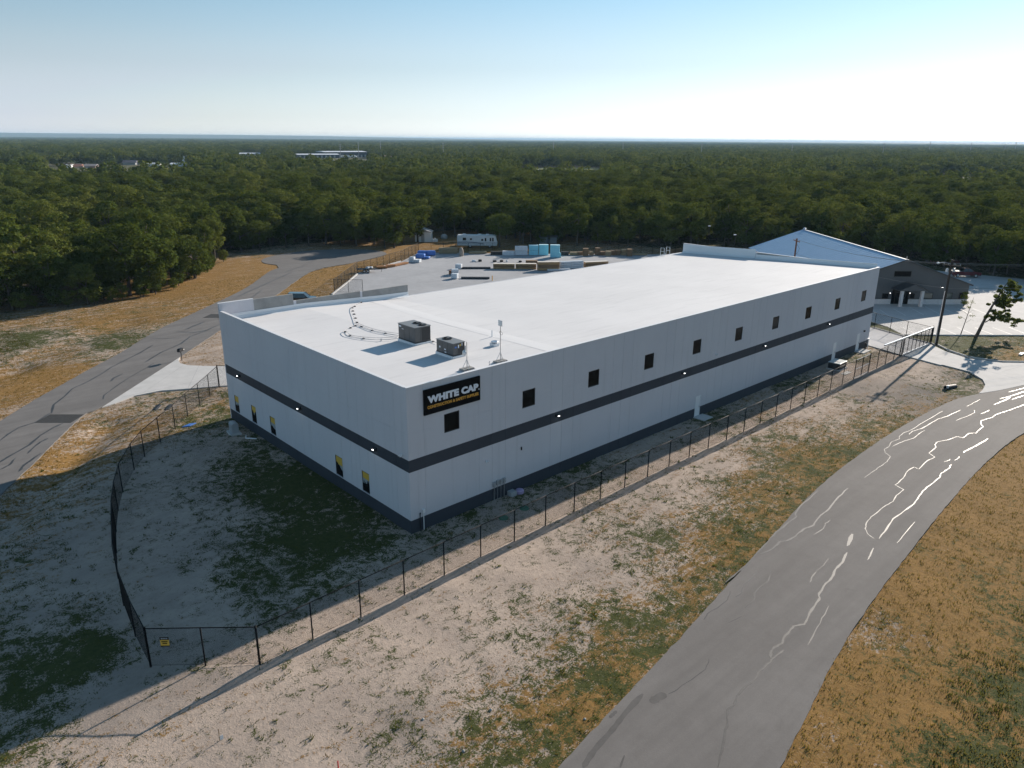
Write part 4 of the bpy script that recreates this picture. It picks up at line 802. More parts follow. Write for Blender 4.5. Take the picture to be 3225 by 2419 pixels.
# small gate in the front fence
t=thing('fence_gate','small black double gate with light mid rails in the front fence','gate',(60.65,-5.3,0)); d=Vector((4.06,0,0))
for x in (0.06,2.0,2.06,4.0): MB().tube([(x,0,.02),(x,0,FH-.02)],.04,8).build('gate_stile',[wire_m],t)
for x0,x1 in ((.06,2.0),(2.06,4.0)):
    for z_,m in ((.1,galv),(1.2,galv),(FH-.05,galv)): MB().tube([(x0,0,z_),(x1,0,z_)],.026,6).build('gate_rail',[m],t)
    o=link('mesh_panel',CHAIN,t,(x0,0,0)); o.scale=((x1-x0)/3.0,1,1)
# slide gate
ga=np.array([75.9,-5.15]); gb=np.array([85.0,-5.48]); dl_=gb-ga; gl=float(np.linalg.norm(dl_)); t=thing('slide_gate','long black slide gate with bright metal top track across the right driveway','gate',(ga[0],ga[1],0),math.atan2(dl_[1],dl_[0]))
MB().box(-6.2,gl,-.09,.09,FH-.05,FH+.13).build('top_track',[alu],t); MB().box(0,gl,-.05,.05,.12,.22).build('bottom_rail',[alu],t)
for k in range(8): MB().box(gl*k/7-.03,gl*k/7+.03,-.03,.03,.22,FH-.05).build('gate_stile',[wire_m],t)
for k in range(3): o=link('mesh_panel',CHAIN,t,(gl*k/3,-.04,0)); o.scale=(gl/9.0,1,.97)
for x in (-.35,.25): MB().tube([(x,.22,-.4),(x,.22,FH+.2)],.07,8).build('gate_post',[wire_m],t)
for x in (gl+.05,gl+.3): MB().tube([(x,.12,-.4),(x,.12,FH+.2)],.06,8).build('gate_post',[wire_m],t)
# gate of the left driveway
fence('two-post black chain-link gate panel beside the left corner of the warehouse',[(3.1,42.0),(5.0,40.2),(6.9,38.3)],big=(0,1,2))
# fence sign
x,y=-18.60+.55,-2.27-.47; t=thing('fence_sign','yellow and black warning sign on the near corner of the fence','sign',(x,y,0),R(-40.8))
MB().box(0,.46,-.025,-.012,1.30,1.86).build('plate',[yellow_m],t); MB().box(-.01,.47,-.031,-.026,1.70,1.87).build('header',[sign_blk],t); MB().box(-.01,.47,-.031,-.026,1.285,1.34).build('footer',[sign_blk],t)
for z_,x0,x1 in ((1.60,.07,.40),(1.48,.11,.36)):
    for k in range(6): MB().box(x0+(x1-x0)*k/6,x0+(x1-x0)*(k+.72)/6,-.030,-.026,z_-.04,z_+.04).build('print_mark',[sign_blk],t)
for k in range(4): MB().box(.06+.09*k,.13+.09*k,-.036,-.032,1.75,1.82).build('print_mark',[film_grey],t)

# ------------------------------------------------------------------ things on the near ground
t=thing('generator_cabinet','low black cabinet with pale lid by the far end of the long wall','cabinet',(63.6,-1.9,0),R(2)); MB().box(-1.2,1.2,-.85,.85,-.15,.10).build('pad',[conc_walk],t); MB().box(-1.05,1.05,-.72,.72,.10,.82).build('body',[black_pl],t,bevel=.02); MB().box(-1.1,1.1,-.76,.76,.822,.90).build('lid',[pm('pale_lid',(.5,.55,.55),.4)],t,bevel=.02); MB().box(-.4,.1,-.3,.1,.902,.93).build('hatch',[grey_box],t)
tag(MB().box(61.6,63.2,-3.95,-3.35,-.2,.03).build('concrete_pad',[conc_walk]),'small pale concrete slab beside the fence near the black cabinet','slab')
t=thing('hose_reel_post','small post with pale cap by the last corner of the long wall','post',(75.9,-.5,0)); MB().tube([(0,0,-.3),(0,0,1.35)],.06,8).build('post',[white_pl],t); MB().box(-.3,.3,-.12,.12,1.352,1.43).build('cap',[white_pl],t); 
t=thing('backflow_valve','dark pipe valve standing at the far end of the long wall','valve',(75.3,-.45,0)); MB().tube([(-.2,0,-.2),(-.2,0,.7),(.2,0,.7),(.2,0,-.2)],.06,8).build('pipe',[rtu_dk],t); MB().lathe((0,0,.72),[(.12,0),(.16,.1),(.04,.16)],10).build('valve',[rtu_dk],t)
t=thing('heat_pump','pale utility box with sloped top near the far end of the short wall','utility box',(-1.45,27.2,0),R(-6)); MB().box(-.55,.45,-.75,.7,-.15,.08).build('pad',[conc_walk],t); MB().side([(-.32,.08),(.3,.08),(.3,.95),(.1,1.05),(-.15,1.05),(-.32,.9)],-.5,.5).build('body',[grey_box],t)
tag(MB().tube([(-1.0,25.6,.0),(-1.3,25.0,.02),(-.6,24.2,.02)],.06,6).build('drain_pipe',[white_pl]),'pale bent drain pipe lying by the short wall','pipe')
small_box('utility_vault','dark grey ground box against the long wall right of the meters','utility box',9.25,9.85,-.55,-.05,-.15,.32,grey_box)
tag(MB().lathe((10.3,-.4,-.1),[(.34,0),(.36,.28),(.28,.34),(.05,.36)],8).build('irrigation_cover',[lilac_m]),'lilac ground cover against the long wall right of the meters','valve cover')
for i,(x,y) in enumerate(((6.49,-2.68),(8.72,-2.59))): tag(MB().lathe((x,y,-.15),[(.40,0),(.36,.16),(.30,.20),(.03,.21)],14).build('septic_lid',[green_lid]),'round green ground lid inside the fence, %s of the two'%('nearer the sign corner','farther from the sign corner')[i],'ground lid','green ground lids')
x,y=g2(z4(1415,1040)); tag(MB().prism([(x-.8,y-.1),(x-.1,y-.35),(x+.7,y+.1),(x+.1,y+.3)],-.08,.06).build('plastic_sheet',[blue_m],bevel=.02),'crumpled blue plastic sheet on the grass inside the curved fence','plastic sheet')
x,y=g2(z4(1358,555)); t=thing('mailbox','small black mailbox on a post at the edge of the left driveway','mailbox',(x,y,0),R(35)); MB().tube([(0,0,-.3),(0,0,1.15)],.05,6).build('post',[pole_wood],t); MB().side([(-.45,1.15),(.45,1.15),(.45,1.42),(.3,1.55),(-.3,1.55),(-.45,1.42)],-.2,.2).build('box',[black_m],t); MB().box(.30,.42,-.215,-.203,1.25,1.4).build('number_plate',[line_white],t)
def culvert(p,rz,label,r_=.38,z=-.40):
    t=thing('culvert_pipe',label,'culvert',(p[0],p[1],z),rz); mb=MB(); n=14
    for k in range(n):
        a0,a1=6.2832*k/n,6.2832*(k+1)/n
        for (ra,xa,rb,xb) in ((r_+.05,0,r_+.05,1.6),(r_,0,r_+.05,0),(r_,1.6,r_,0)):
            mb.face([(xa,ra*math.cos(a0),ra*math.sin(a0)),(xa,ra*math.cos(a1),ra*math.sin(a1)),(xb,rb*math.cos(a1),rb*math.sin(a1)),(xb,rb*math.cos(a0),rb*math.sin(a0))])
    mb.build('barrel',[black_pl],t); MB().lathe((0,0,0),[(r_,0),(r_,.02)],14).build('dark_inside',[black_m],t).matrix_local=Matrix.Translation((1.3,0,0))@Matrix.Rotation(R(90),4,'Y')
    return t
x,y=g2(z4(1150,925)); culvert((x,y),R(55),'black culvert pipe mouth in the ditch beside the left driveway, left of two'); culvert((x+.95,y-.75),R(55),'black culvert pipe mouth in the ditch beside the left driveway, right of two')
x,y=g2(zc(1625,160)); culvert((x,y),R(-20),'dark culvert mouth with white rim beside the right driveway',.25,-.22); tag(MB().box(x-.1,x+.14,y-.30,y-.08,-.2,.14).build('culvert_marker',[white_pl],bevel=.03),'small white marker block beside the right driveway culvert','marker')
x,y=g2(zA(1250,1500)); t=thing('survey_stake','thin survey stake with white card in the sandy strip','stake',(x,y,-.1)); MB().box(-.012,.012,-.012,.012,-.2,.75).build('stake',[wood_a],t); MB().box(.014,.17,-.006,.006,.05,.32).build('card',[white_pl],t)
x,y=g2(zr(2180,1330)); tag(MB().box(x-.7,x+.5,y-.2,y+.2,-.05,.16).build('pale_block',[white_pl],bevel=.03),'pale block lying in dry grass at the right edge','block')
x,y=g2(zB(118,1655)); tag(MB().tube([(x,y,-.1),(x,y,.35)],.03,6).build('marker_flag',[pm('red_plastic',(.5,.03,.03),.5)]),'tiny red marker pin at the bottom edge of the sandy strip','marker')
for i,q in enumerate(((985,1325),(600,1380),(830,1560),(1520,1380))):
    x,y=g2(zB(*q)); o=MB().lathe((x,y,-.12),[(.05,.06),(.09,.09),(.07,.13),(.02,.16)],7).build('stone',[raw_conc]); tag(o,('pale stone in the grassy strip nearest the front road','small stone in the middle of the sandy strip','small stone in the grass at the bottom of the sandy strip','white stone at the edge of the front road')[i],'stone','loose stones')

# ------------------------------------------------------------------ storage yard
def stackbase(zf, a, b):
    p=np.array(g2(zf(*a))); q=np.array(g2(zf(*b))); d=q-p; return p,q,float(np.linalg.norm(d)),math.atan2(d[1],d[0])
YZ=.036
def stack(name,label,cat,zf,a,b,top,depth,mats,group,tiers=2,cols=1,gap=.03,bevel=.02,dunnage=True,hmax=None,partname='bundle'):
    p,q,w,rz=stackbase(zf,a,b); h=above(zf((a[0]+b[0])/2,top),((p[0]+q[0])/2,(p[1]+q[1])/2,0)); h=max(.25,h-YZ)
    if hmax: h=min(h,hmax)
    t=thing(name,label,cat,(p[0],p[1],YZ),rz,group); z=0.0; th=(h-.06*tiers)/tiers
    for i in range(tiers):
        if dunnage:
            for k in range(3): MB().box(w*(.1+.38*k),w*(.1+.38*k)+.09,.02,depth-.02,z,z+.06).build('bearer',[wood_b],t)
            z+=.06
        for c_ in range(cols):
            MB().box(w*c_/cols+gap*.5,w*(c_+1)/cols-gap*.5,.0,depth,z,z+th).build(partname,[mats[(i*cols+c_)%len(mats)]],t,bevel=bevel)
        z+=th+(0 if dunnage else .005)
    return t,w,h
LG='lumber and panel stacks in the storage yard'
wl=[('first stack of the long row from the left',(1670,545),(1920,548),485),('second stack of the long row from the left',(1930,548),(2172,550),485)]
for n,a,b,top in wl:
    t,w,h=stack('lumber_stack','tan lumber stack with pale top, '+n,'lumber stack',zy,a,b,top,1.25,[wood_a,wood_b],LG,3); MB().box(-.02,w+.02,-.02,1.27,h,h+.03).build('cover_board',[pm('pale_board',(.62,.58,.52),.7)],t)
t,w,h=stack('lumber_stack','tan lumber stack, third and tallest of the long row, white board before it','lumber stack',zz,(488,522),(722,520),428,1.25,[wood_a,wood_b],LG,3); MB().box(-.02,w+.02,-.02,1.27,h,h+.03).build('cover_board',[pm('pale_board',(.62,.58,.52),.7)],t)
stack('panel_stack','white wrapped panel stack in the long row, fourth from the left','panel stack',zz,(735,505),(978,492),420,1.3,[wrap_white],LG,4)
t,w,h=stack('lumber_stack','tan lumber stack at the right end of the long row','lumber stack',zz,(1000,490),(1245,478),425,1.25,[wood_a,wood_b],LG,3); MB().box(-.02,w+.02,-.02,1.27,h,h+.03).build('cover_board',[pm('pale_board',(.62,.58,.52),.7)],t)
stack('lumber_stack','brown lumber stack behind the second and third of the long row','lumber stack',zz,(362,448),(492,448),412,1.2,[wood_b],LG,2)
stack('white_boards','low flat pile of white boards before the long row','board pile',zz,(595,527),(840,520),503,.8,[wrap_white],LG,1)
stack('lumber_stack','long weathered lumber stack before the camper, left of the boulder-like bag','lumber stack',zv,(455,775),(780,775),670,1.25,[wood_w],LG,3)
stack('lumber_stack','low weathered lumber stack before the camper, right of the wrapped bag','lumber stack',zv,(980,778),(1285,775),735,1.1,[wood_w],LG,1)
stack('pipe_rack','low black pile of pipes at the back of the yard','pipe pile',zv,(1355,795),(1560,795),735,1.4,[black_pl],LG,2)
stack('panel_stack','low white panel pile with ragged top beside the blue foam','panel stack',zz,(108,355),(240,357),306,1.3,[wrap_white],LG,2,dunnage=False)
stack('panel_stack','white wrapped square stack left of the blue foam stacks','panel stack',zz,(245,357),(380,357),260,1.3,[wrap_white],LG,2)
for n,a,b,top,ti in (('blue foam stack, leftmost of three, two bundles high',(395,357),(495,357),250,2),('blue foam stack, middle of three, one tall bundle',(503,357),(602,357),245,1),('blue foam stack, rightmost and nearest of three',(620,382),(722,384),248,1)):
    t,w,h=stack('foam_stack',n,'foam stack',zz,a,b,top,1.3,[foam_blue],'blue foam stacks',ti); MB().box(-.01,w+.01,-.01,1.31,h+.001,h+.05).build('top_sheet',[foam_edge],t)
stack('foam_stack','small low blue foam bundle at the right foot of the foam stacks','foam stack',zz,(724,383),(738,382),328,1.0,[foam_blue],'blue foam stacks',1)
stack('pipe_rack','low dark pile between the blue foam and the brown stacks','pipe pile',zz,(742,358),(822,358),318,1.2,[black_pl],LG,2)
BG='brown bundles along the back fence'
for i,(a,b,y,top) in enumerate(((835,912,357,322),(914,968,357,320),(973,1032,366,283),(1045,1088,358,320),(1105,1155,356,277),(1160,1210,358,316),(1216,1275,366,312),(1277,1318,357,305),(1324,1374,358,300),(1385,1434,358,292),(1445,1502,368,290))):
    stack('brown_bundle','brown lumber bundle on the back fence, number %s from the blue foam, %s'%(('one','two','three','four','five','six','seven','eight','nine','ten','eleven')[i],'tall' if y-top>55 else 'low'),'lumber bundle',zz,(a,y),(b,y),top,1.1,[wood_b if i%3 else wood_w],BG,2 if y-top>45 else 1)
stack('lumber_stack','long low pale lumber pile right of the brown bundles','lumber stack',zz,(1505,358),(1660,358),338,1.0,[wood_w],LG,1)
stack('lumber_stack','dark brown stack behind the roof ladder','lumber stack',zz,(1885,345),(2030,335),288,1.2,[wood_b],LG,2)
# white bales in the middle
for n,a,b,top,ti in (('rearmost white wrapped bale of the middle row',(1228,545),(1298,548),490,1),('tall white wrapped bale in the middle of the row',(1190,620),(1272,618),548,2),('nearest white wrapped bale of the middle row',(1180,660),(1250,664),600,1)):
    stack('white_bale',n,'bale',zy,a,b,top,1.15,[wrap_white],'white wrapped bales',ti,bevel=.06)
stack('brown_box','small brown box at the left of the white bales','box',zy,(1155,608),(1188,610),562,.7,[rust],None,1,bevel=.02)
for n,a,b,top in (('long bundle of black pipes, the rearer of two',(1305,545),(1640,545),522),('long bundle of black pipes, the nearer of two',(1298,662),(1628,664),632)):
    p,q,w,rz=stackbase(zy,a,b); t=thing('pipe_bundle',n,'pipe bundle',(p[0],p[1],YZ),rz,'black pipe bundles')
    for i in range(6):
        for j in range(2): MB().tube([(0,.09+.17*i,.09+.16*j),(w,.09+.17*i,.09+.16*j)],.082,7).build('pipe',[black_pl],t)
# blue wrapped rolls and white pallets at the left
for n,a,b,top in (('large blue wrapped bundle, left of two at the back left corner',(790,388),(900,392),335),('large blue wrapped bundle, right of two at the back left corner',(903,394),(1003,392),335),('blue wrapped bundle before the two large ones',(770,425),(870,428),372),('small blue wrapped bundle on its own',(868,430),(925,432),402)):
    stack('blue_bundle',n,'bundle',zy,a,b,top,1.5,[wrap_blue],'blue wrapped bundles',1,bevel=.16)
t,w,h=stack('pallet_stack','white bags stacked on a pallet by the left yard fence','pallet',zy,(690,470),(815,475),435,1.6,[wrap_white],None,2,cols=3,bevel=.05); MB().box(.1,1.2,.1,1.2,h,h+.55).build('top_bags',[wrap_white],t,bevel=.08)
for n,a,b,top in (('orange lumber bundle nearest the trailer',(318,545),(445,540),512),('dark orange lumber bundle in the middle of the three by the fence',(445,532),(535,522),495),('orange lumber bundle farthest from the trailer',(538,518),(690,485),478)):
    stack('orange_lumber',n,'lumber bundle',zy,a,b,top,1.0,[pm('orange_lumber',(.40,.19,.07),.8,c2=(.30,.13,.05),ns=1.5)],'orange lumber bundles',1)
for i,(a,b,top,m,n) in enumerate((((1425,458),(1475,460),438,wrap_white,'small white roll lying alone in the yard, leftmost'),((1497,458),(1540,458),433,rubber,'black coil beside the white roll'),((1665,462),(1712,462),443,rubber,'black coil, left of two before the foam'),((1748,462),(1788,462),440,rubber,'black coil, right of two before the foam'),((1820,462),(1842,462),438,wrap_white,'small white drum beside the black coils'),((1965,466),(2005,466),446,rubber,'black coil nearest the long lumber row'))):
    p,q,w,rz=stackbase(zy,a,b); c_=(p+q)/2; h=max(.35,above(zy((a[0]+b[0])/2,top),(c_[0],c_[1],0))-YZ); r_=w/2
    mb=MB()
    if m is rubber: mb.lathe((0,0,0),[(r_*.45,0),(r_*.95,.02),(r_,h*.3),(r_,h*.7),(r_*.9,h),(r_*.5,h),(r_*.42,h*.6)],14)
    else: mb.lathe((0,0,0),[(r_*.9,0),(r_,h*.15),(r_,h*.8),(r_*.7,h),(.05,h*1.02)],12)
    tag(mb.build('coil' if m is rubber else 'roll',[m],loc=(c_[0],c_[1],YZ)),n,'coil' if m is rubber else 'roll','coils and rolls on the yard')
p,q,w,rz=stackbase(zv,(800,812),(890,812)); c_=(p+q)/2; mb=MB().lathe((0,0,0),[(.7,0),(.95,.3),(.9,1.1),(.75,1.6),(.4,2.0),(.08,2.1)],12); o=mb.build('wrapped_bag',[pm('canvas',(.38,.33,.28),.8,c2=(.28,.23,.19),ns=2,bump=.4,bs=3)],None,True,loc=(c_[0],c_[1],YZ)); o.scale=(.62,.62,1); tag(o,'upright brown wrapped bag between the lumber stacks before the camper','bag')
tag(MB().tube([(0,0,0),(0,0,1.0)],.09,8).build('bollard',[sign_org],loc=(*g2(zy(1660,680)),YZ)),'small orange post at the roof edge side of the yard','post')

# ------------------------------------------------------------------ vehicles
def wheel(t,x,y,r_,w):
    o=MB().lathe((0,0,0),[(r_*.6,-w/2),(r_*.96,-w/2),(r_,-w*.3),(r_,w*.3),(r_*.96,w/2),(r_*.6,w/2)],18).build('wheel',[rubber],t); o.matrix_local=Matrix.Translation((x,y,r_))@Matrix.Rotation(R(90),4,'X')
    MB().lathe((0,0,0),[(r_*.58,-w/2-.01),(r_*.58,w/2+.01)],14).build('rim',[galv],o); return o
def taper(prof_lo, prof_hi, y0, y1): 
    mb=MB(); k=len(prof_lo); mb.v=[(p[0],y0,p[1]) for p in prof_lo]+[(p[0],y1,p[1]) for p in prof_hi]+[(p[0],-y1,p[1]) for p in prof_hi]+[(p[0],-y0,p[1]) for p in prof_lo]
    return mb
def greenhouse(xb0,xb1,xt0,xt1,zb,zt,hb,ht):
    c=[(xb0,-hb,zb),(xb1,-hb,zb),(xb1,hb,zb),(xb0,hb,zb),(xt0,-ht,zt),(xt1,-ht,zt),(xt1,ht,zt),(xt0,ht,zt)]; mb=MB(); mb.v=c; mb.f=[(3,2,1,0),(4,5,6,7),(0,1,5,4),(1,2,6,5),(2,3,7,6),(3,0,4,7)]; mb.m=[0]*6; return mb
car_glass=pm('car_glass',(.02,.025,.03),.03,spec=.8)
def car(name,label,cat,loc,rz,paint,L,Wd,prof,cab,roof_z,wheels,r_,bed=None):
    t=thing(name,label,cat,loc,rz); h=Wd/2
    MB().side(prof,-h,h).build('body',[paint],t,bevel=.07)
    xb0,xb1,xt0,xt1,zb=cab
    MB_=greenhouse(xb0,xb1,xt0,xt1,zb-.01,roof_z-.05,h-.06,h-.22).build('glazing',[car_glass],t)
    MB().box(xt0-.03,xt1+.03,-h+.20,h-.20,roof_z-.05,roof_z).build('roof',[paint],t,bevel=.03)
    for s in (-1,1):
        for (a,b) in ((xb0,xt0),(xb1,xt1),((xb0+xb1)/2,(xt0+xt1)/2)): MB().tube([(a,s*(h-.06),zb),(b,s*(h-.21),roof_z-.03)],.045,5).build('pillar',[paint],t)
        MB().box(xb1-.35,xb1-.15,s*(h+.01)-.0,s*(h+.2),zb,zb+.16).build('mirror',[paint],t) if s>0 else MB().box(xb1-.35,xb1-.15,-h-.2,-h-.01,zb,zb+.16).build('mirror',[paint],t)
        MB().box(L/2-.12,L/2+.005,s*h*.72-.2,s*h*.72+.2,.72,.88).build('headlight',[white_pl],t); MB().box(-L/2-.005,-L/2+.1,s*h*.8-.12,s*h*.8+.12,.75,1.0).build('tail_light',[pm('tail_red',(.3,.01,.01),.3)],t)
    for x in wheels:
        for s in (-1,1): wheel(t,x,s*(h-.12),r_,.26)
    if bed: MB().box(bed[0],bed[1],-h+.12,h-.12,bed[2],bed[2]+.02).build('bed_floor',[black_m],t)
    return t
suvb=pm('black_car_paint',(.012,.014,.018),.18,coat=.6); redp=pm('dark_red_car_paint',(.12,.012,.015),.22,coat=.6)
# sport utility vehicle behind the back parapet, on the driveway
p=np.array(g2(D(651,643),1.0)); 
suv_prof=[(-2.4,.35),(2.4,.35),(2.45,.75),(2.35,1.0),(1.35,1.12),(-2.3,1.12),(-2.45,.8)]
car('sport_utility_vehicle','black sport utility vehicle seen over the back parapet of the warehouse','car',(p[0],p[1],.046),R(-42),suvb,4.9,1.95,suv_prof,(-2.25,1.3,-2.05,.55,1.1),1.82,(-1.5,1.5),.38)
pk=[(-2.85,.45),(2.85,.45),(2.9,.85),(2.8,1.12),(1.5,1.22),(-2.9,1.22),(-2.9,.8)]
p=np.array(g2(zr(1475,312))); car('pickup_truck','dark red pickup truck parked at the wood beyond the car park','pickup truck',(p[0],p[1]+.8,.041),R(-50),redp,5.8,1.95,pk,(-.75,1.4,-.55,.65,1.2),1.88,(-1.75,1.8),.40,bed=(-2.75,-.85,1.225))
p=np.array(g2(zr(1090,165))); car('pickup_truck','rusty red truck half hidden behind the grey metal building','pickup truck',(p[0]+3,p[1],.041),R(-50),pm('rusty_red_paint',(.16,.045,.035),.5),5.6,1.9,pk,(-.75,1.4,-.55,.65,1.2),1.8,(-1.75,1.8),.40,bed=(-2.75,-.85,1.225))
# camper behind the yard
a=np.array(g2(zv(772,662))); b=np.array(g2(zv(1470,668))); d=b-a; Lr=float(np.linalg.norm(d)); t=thing('motorhome','white motorhome with swooping blue stripe parked behind the yard fence','motorhome',((a[0]+b[0])/2+.75,(a[1]+b[1])/2+.75,0),math.atan2(d[1],d[0])); hh=Lr/2
rvw=pm('rv_white',(.62,.65,.68),.35,c2=(.54,.57,.60),ns=.8); rvb=pm('rv_blue',(.05,.08,.14),.4)
MB().side([(-hh,.55),(hh-.15,.55),(hh,.9),(hh-.05,1.6),(hh-.35,2.9),(hh-.7,3.2),(-hh+.1,3.2),(-hh,3.0)],-1.22,1.22).build('body',[rvw],t,bevel=.08)
for x0,x1,z0,z1_ in ((-hh*.72,-hh*.55,1.9,2.6),(-hh*.36,-hh*.26,2.0,2.45),(hh*.2,hh*.30,1.8,2.3),(hh*.62,hh*.70,1.7,2.6),(hh*.74,hh*.82,1.7,2.6)): MB().box(x0,x1,-1.235,-1.215,z0,z1_).build('window',[car_glass],t)
d_=MB().box(hh*.36,hh*.47,-1.24,-1.215,.75,2.7).build('door',[rvw],t); MB().box(hh*.375,hh*.455,-1.25,-1.241,1.7,2.55).build('door_window',[car_glass],d_)
mb=MB(); mb.v=[(hh-.10,-1.05,1.65),(hh-.10,1.05,1.65),(hh-.345,1.05,2.85),(hh-.345,-1.05,2.85)]; mb.v=[(x+.045,y,z) for x,y,z in mb.v]; mb.f=[(0,1,2,3)]; mb.m=[0]; mb.build('windscreen',[car_glass],t)
mb=MB(); P_=[(-hh+.1,1.45),(-hh*.5,1.5),(0,1.35),(hh*.2,1.05),(hh*.4,.95)]
for k in range(4): mb.face([(P_[k][0],-1.232,P_[k][1]-.05),(P_[k+1][0],-1.232,P_[k+1][1]-.04),(P_[k+1][0],-1.232,P_[k+1][1]+.10),(P_[k][0],-1.232,P_[k][1]+.06)])
mb.build('stripe',[rvb],t); MB().box(-hh+.1,hh*.3,-1.231,-1.221,1.10,1.16).build('stripe',[rvb],t)
for x in (-hh*.66,hh*.12,hh*.5): MB().box(x-.4,x+.4,-.4,.4,3.2,3.45).build('roof_unit',[white_pl],t,bevel=.06)
for x in (-hh*.35,hh*.62):
    for s in (-1,1): wheel(t,x,s*1.05,.45,.3)
# trailer by the fence
a=np.array(g2(zy(110,590))); b=np.array(g2(zy(330,585))); d=b-a; Lt=float(np.linalg.norm(d)); t=thing('utility_trailer','black flat utility trailer with white bags by the yard fence','trailer',((a[0]+b[0])/2,(a[1]+b[1])/2+.8,YZ),math.atan2(d[1],d[0])); hl=Lt/2
MB().box(-hl,hl,-.9,.9,.62,.72).build('deck',[black_pl],t); MB().tube([(hl,-.7,.64),(hl+1.3,0,.6),(hl,.7,.64)],.05,6).build('tow_bar',[black_m],t); MB().tube([(hl+1.25,0,0),(hl+1.25,0,.75)],.04,6).build('jack',[black_m],t)
for s in (-1,1):
    MB().tube([(-hl,s*.88,1.05),(hl,s*.88,1.05)],.03,6).build('side_rail',[black_m],t)
    for k in range(5): MB().tube([(-hl+Lt*k/4,s*.88,.72),(-hl+Lt*k/4,s*.88,1.05)],.025,6).build('rail_post',[black_m],t)
    for x in (-.35,.4): wheel(t,x,s*1.02,.34,.22)
    MB().box(-.8,.85,s*1.02-.14,s*1.02+.14,.70,.74).build('mudguard',[black_m],t)
for i,(x,y) in enumerate(((.3,-.3),(1.0,.2),(.5,.4))):
    T=t.matrix_basis @ Vector((x,y,.722)); o=MB().lathe((0,0,0),[(.36,0),(.46,.15),(.40,.34),(.1,.42)],10).build('sandbag',[wrap_white],None,True,loc=T); tag(o,'white bag lying on the black trailer, %s'%('nearest','rightmost','rearmost')[i],'bag','white bags on the trailer')

# ------------------------------------------------------------------ grey metal building on the right
mb_a=np.array(g2(zr(440,665))); mb_b=np.array(g2(zr(1495,685))); dv=(mb_b-mb_a)/np.linalg.norm(mb_b-mb_a); apx=mb_a+dv*1.447
far_r=G(Z(2050,650,3225,2212)(905,138),7.78)[:2]; bk=(far_r-apx)/np.linalg.norm(far_r-apx); LB=44.6; dv=np.array([bk[1],-bk[0]])
mt=thing('metal_building','grey gabled metal building with pale blue metal roof beyond the warehouse','building',(apx[0],apx[1],0),math.atan2(dv[1],dv[0]))
gw=pm('grey_metal_siding',(.075,.082,.088),.55,c2=(.088,.095,.10),ns=.5); roofb=pm('galvalume_sky_tint',(.33,.49,.66),.45,.1,c2=(.37,.53,.70),ns=.6); trimw=pm('white_trim',(.72,.73,.74),.5); stonew=pm('white_stone_wainscot',(.62,.62,.62),.8,c2=(.52,.52,.53),ns=2,bump=.3,bs=5); dkroof=pm('dark_roof_metal',(.04,.045,.05),.5)  # blue of the reflected sky is put into the galvalume base colour
HWD=11.9; EZ=3.65; AZ=7.8
OP=[(-3.25,-2.10,.97,1.95),(-1.60,1.45,.05,2.80),(1.72,2.52,1.02,2.02),(4.05,5.75,1.0,2.05),(7.75,9.20,1.02,2.06),(10.35,11.30,1.02,2.10),(-1.75,1.25,4.85,5.85)]
def gable_wall():
    xs=sorted({-HWD,HWD,0.0}|{v for o in OP for v in o[:2]}); mb=MB(); top=lambda x:AZ-.12-(AZ-EZ)*abs(x)/HWD
    for x0,x1 in zip(xs[:-1],xs[1:]):
        hs=sorted([(o[2],o[3]) for o in OP if o[0]<=x0+1e-6 and o[1]>=x1-1e-6]); z=-.2
        for h0,h1 in hs: mb.face([(x0,0,z),(x1,0,z),(x1,0,h0),(x0,0,h0)]); z=h1
        mb.face([(x0,0,z),(x1,0,z),(x1,0,top(x1)),(x0,0,top(x0))])
    return mb
gable_wall().build('gable_wall',[gw],mt)
MB().box(HWD-.2,HWD,.01,LB,-.2,EZ-.1).build('side_wall',[gw],mt); MB().box(-HWD,-HWD+.2,.01,LB,-.2,EZ-.1).build('side_wall',[gw],mt); MB().face([(-HWD,LB,0),(HWD,LB,0),(HWD,LB,EZ-.15),(0,LB,AZ-.15),(-HWD,LB,EZ-.15)]).build('rear_wall',[gw],mt)
for x0,x1 in ((-HWD,-1.62),(1.47,HWD)): MB().box(x0,x1,-.09,-.005,-.1,.93).build('wainscot',[stonew],mt,bevel=.01); MB().box(x0,x1,-.12,-.005,.932,.985).build('wainscot_cap',[black_m],mt)
for i,o in enumerate(OP):
    if i==1: continue
    w=MB().box(o[0],o[0]+.07,-.03,.06,o[2],o[3]).box(o[1]-.07,o[1],-.03,.06,o[2],o[3]).box(o[0]+.07,o[1]-.07,-.03,.06,o[2],o[2]+.07).box(o[0]+.07,o[1]-.07,-.03,.06,o[3]-.07,o[3]).build('window',[frame_blk],mt)
    MB().box(o[0]+.07,o[1]-.07,.01,.03,o[2]+.07,o[3]-.07).build('pane',[pm('office_glass',(.10,.12,.11),.05,spec=.7) if i in (3,4) else glass_dk],w)
ds=MB().box(-1.6,-1.52,-.03,.06,.05,2.8).box(1.37,1.45,-.03,.06,.05,2.8).box(-1.52,1.37,-.03,.06,2.72,2.8).box(-.98,-.9,-.03,.06,.05,2.72).box(.78,.86,-.03,.06,.05,2.72).box(-.9,.78,-.03,.06,2.1,2.18).build('storefront',[frame_blk],mt)
for x0,x1,z0,z1_ in ((-1.52,-.98,.05,2.72),(.86,1.37,.05,2.72),(-.9,.78,2.18,2.72)): MB().box(x0,x1,.01,.03,z0,z1_).build('pane',[glass_dk],ds)
for x0,x1 in ((-.9,-.08),(-.04,.78)):
    d_=MB().box(x0+.02,x1,.005,.035,.06,2.09).build('door_leaf',[glass_dk],ds); MB().tube([(x1-.12,-.05,.9),(x1-.12,-.05,1.3)],.02,6).build('door_handle',[galv],d_)
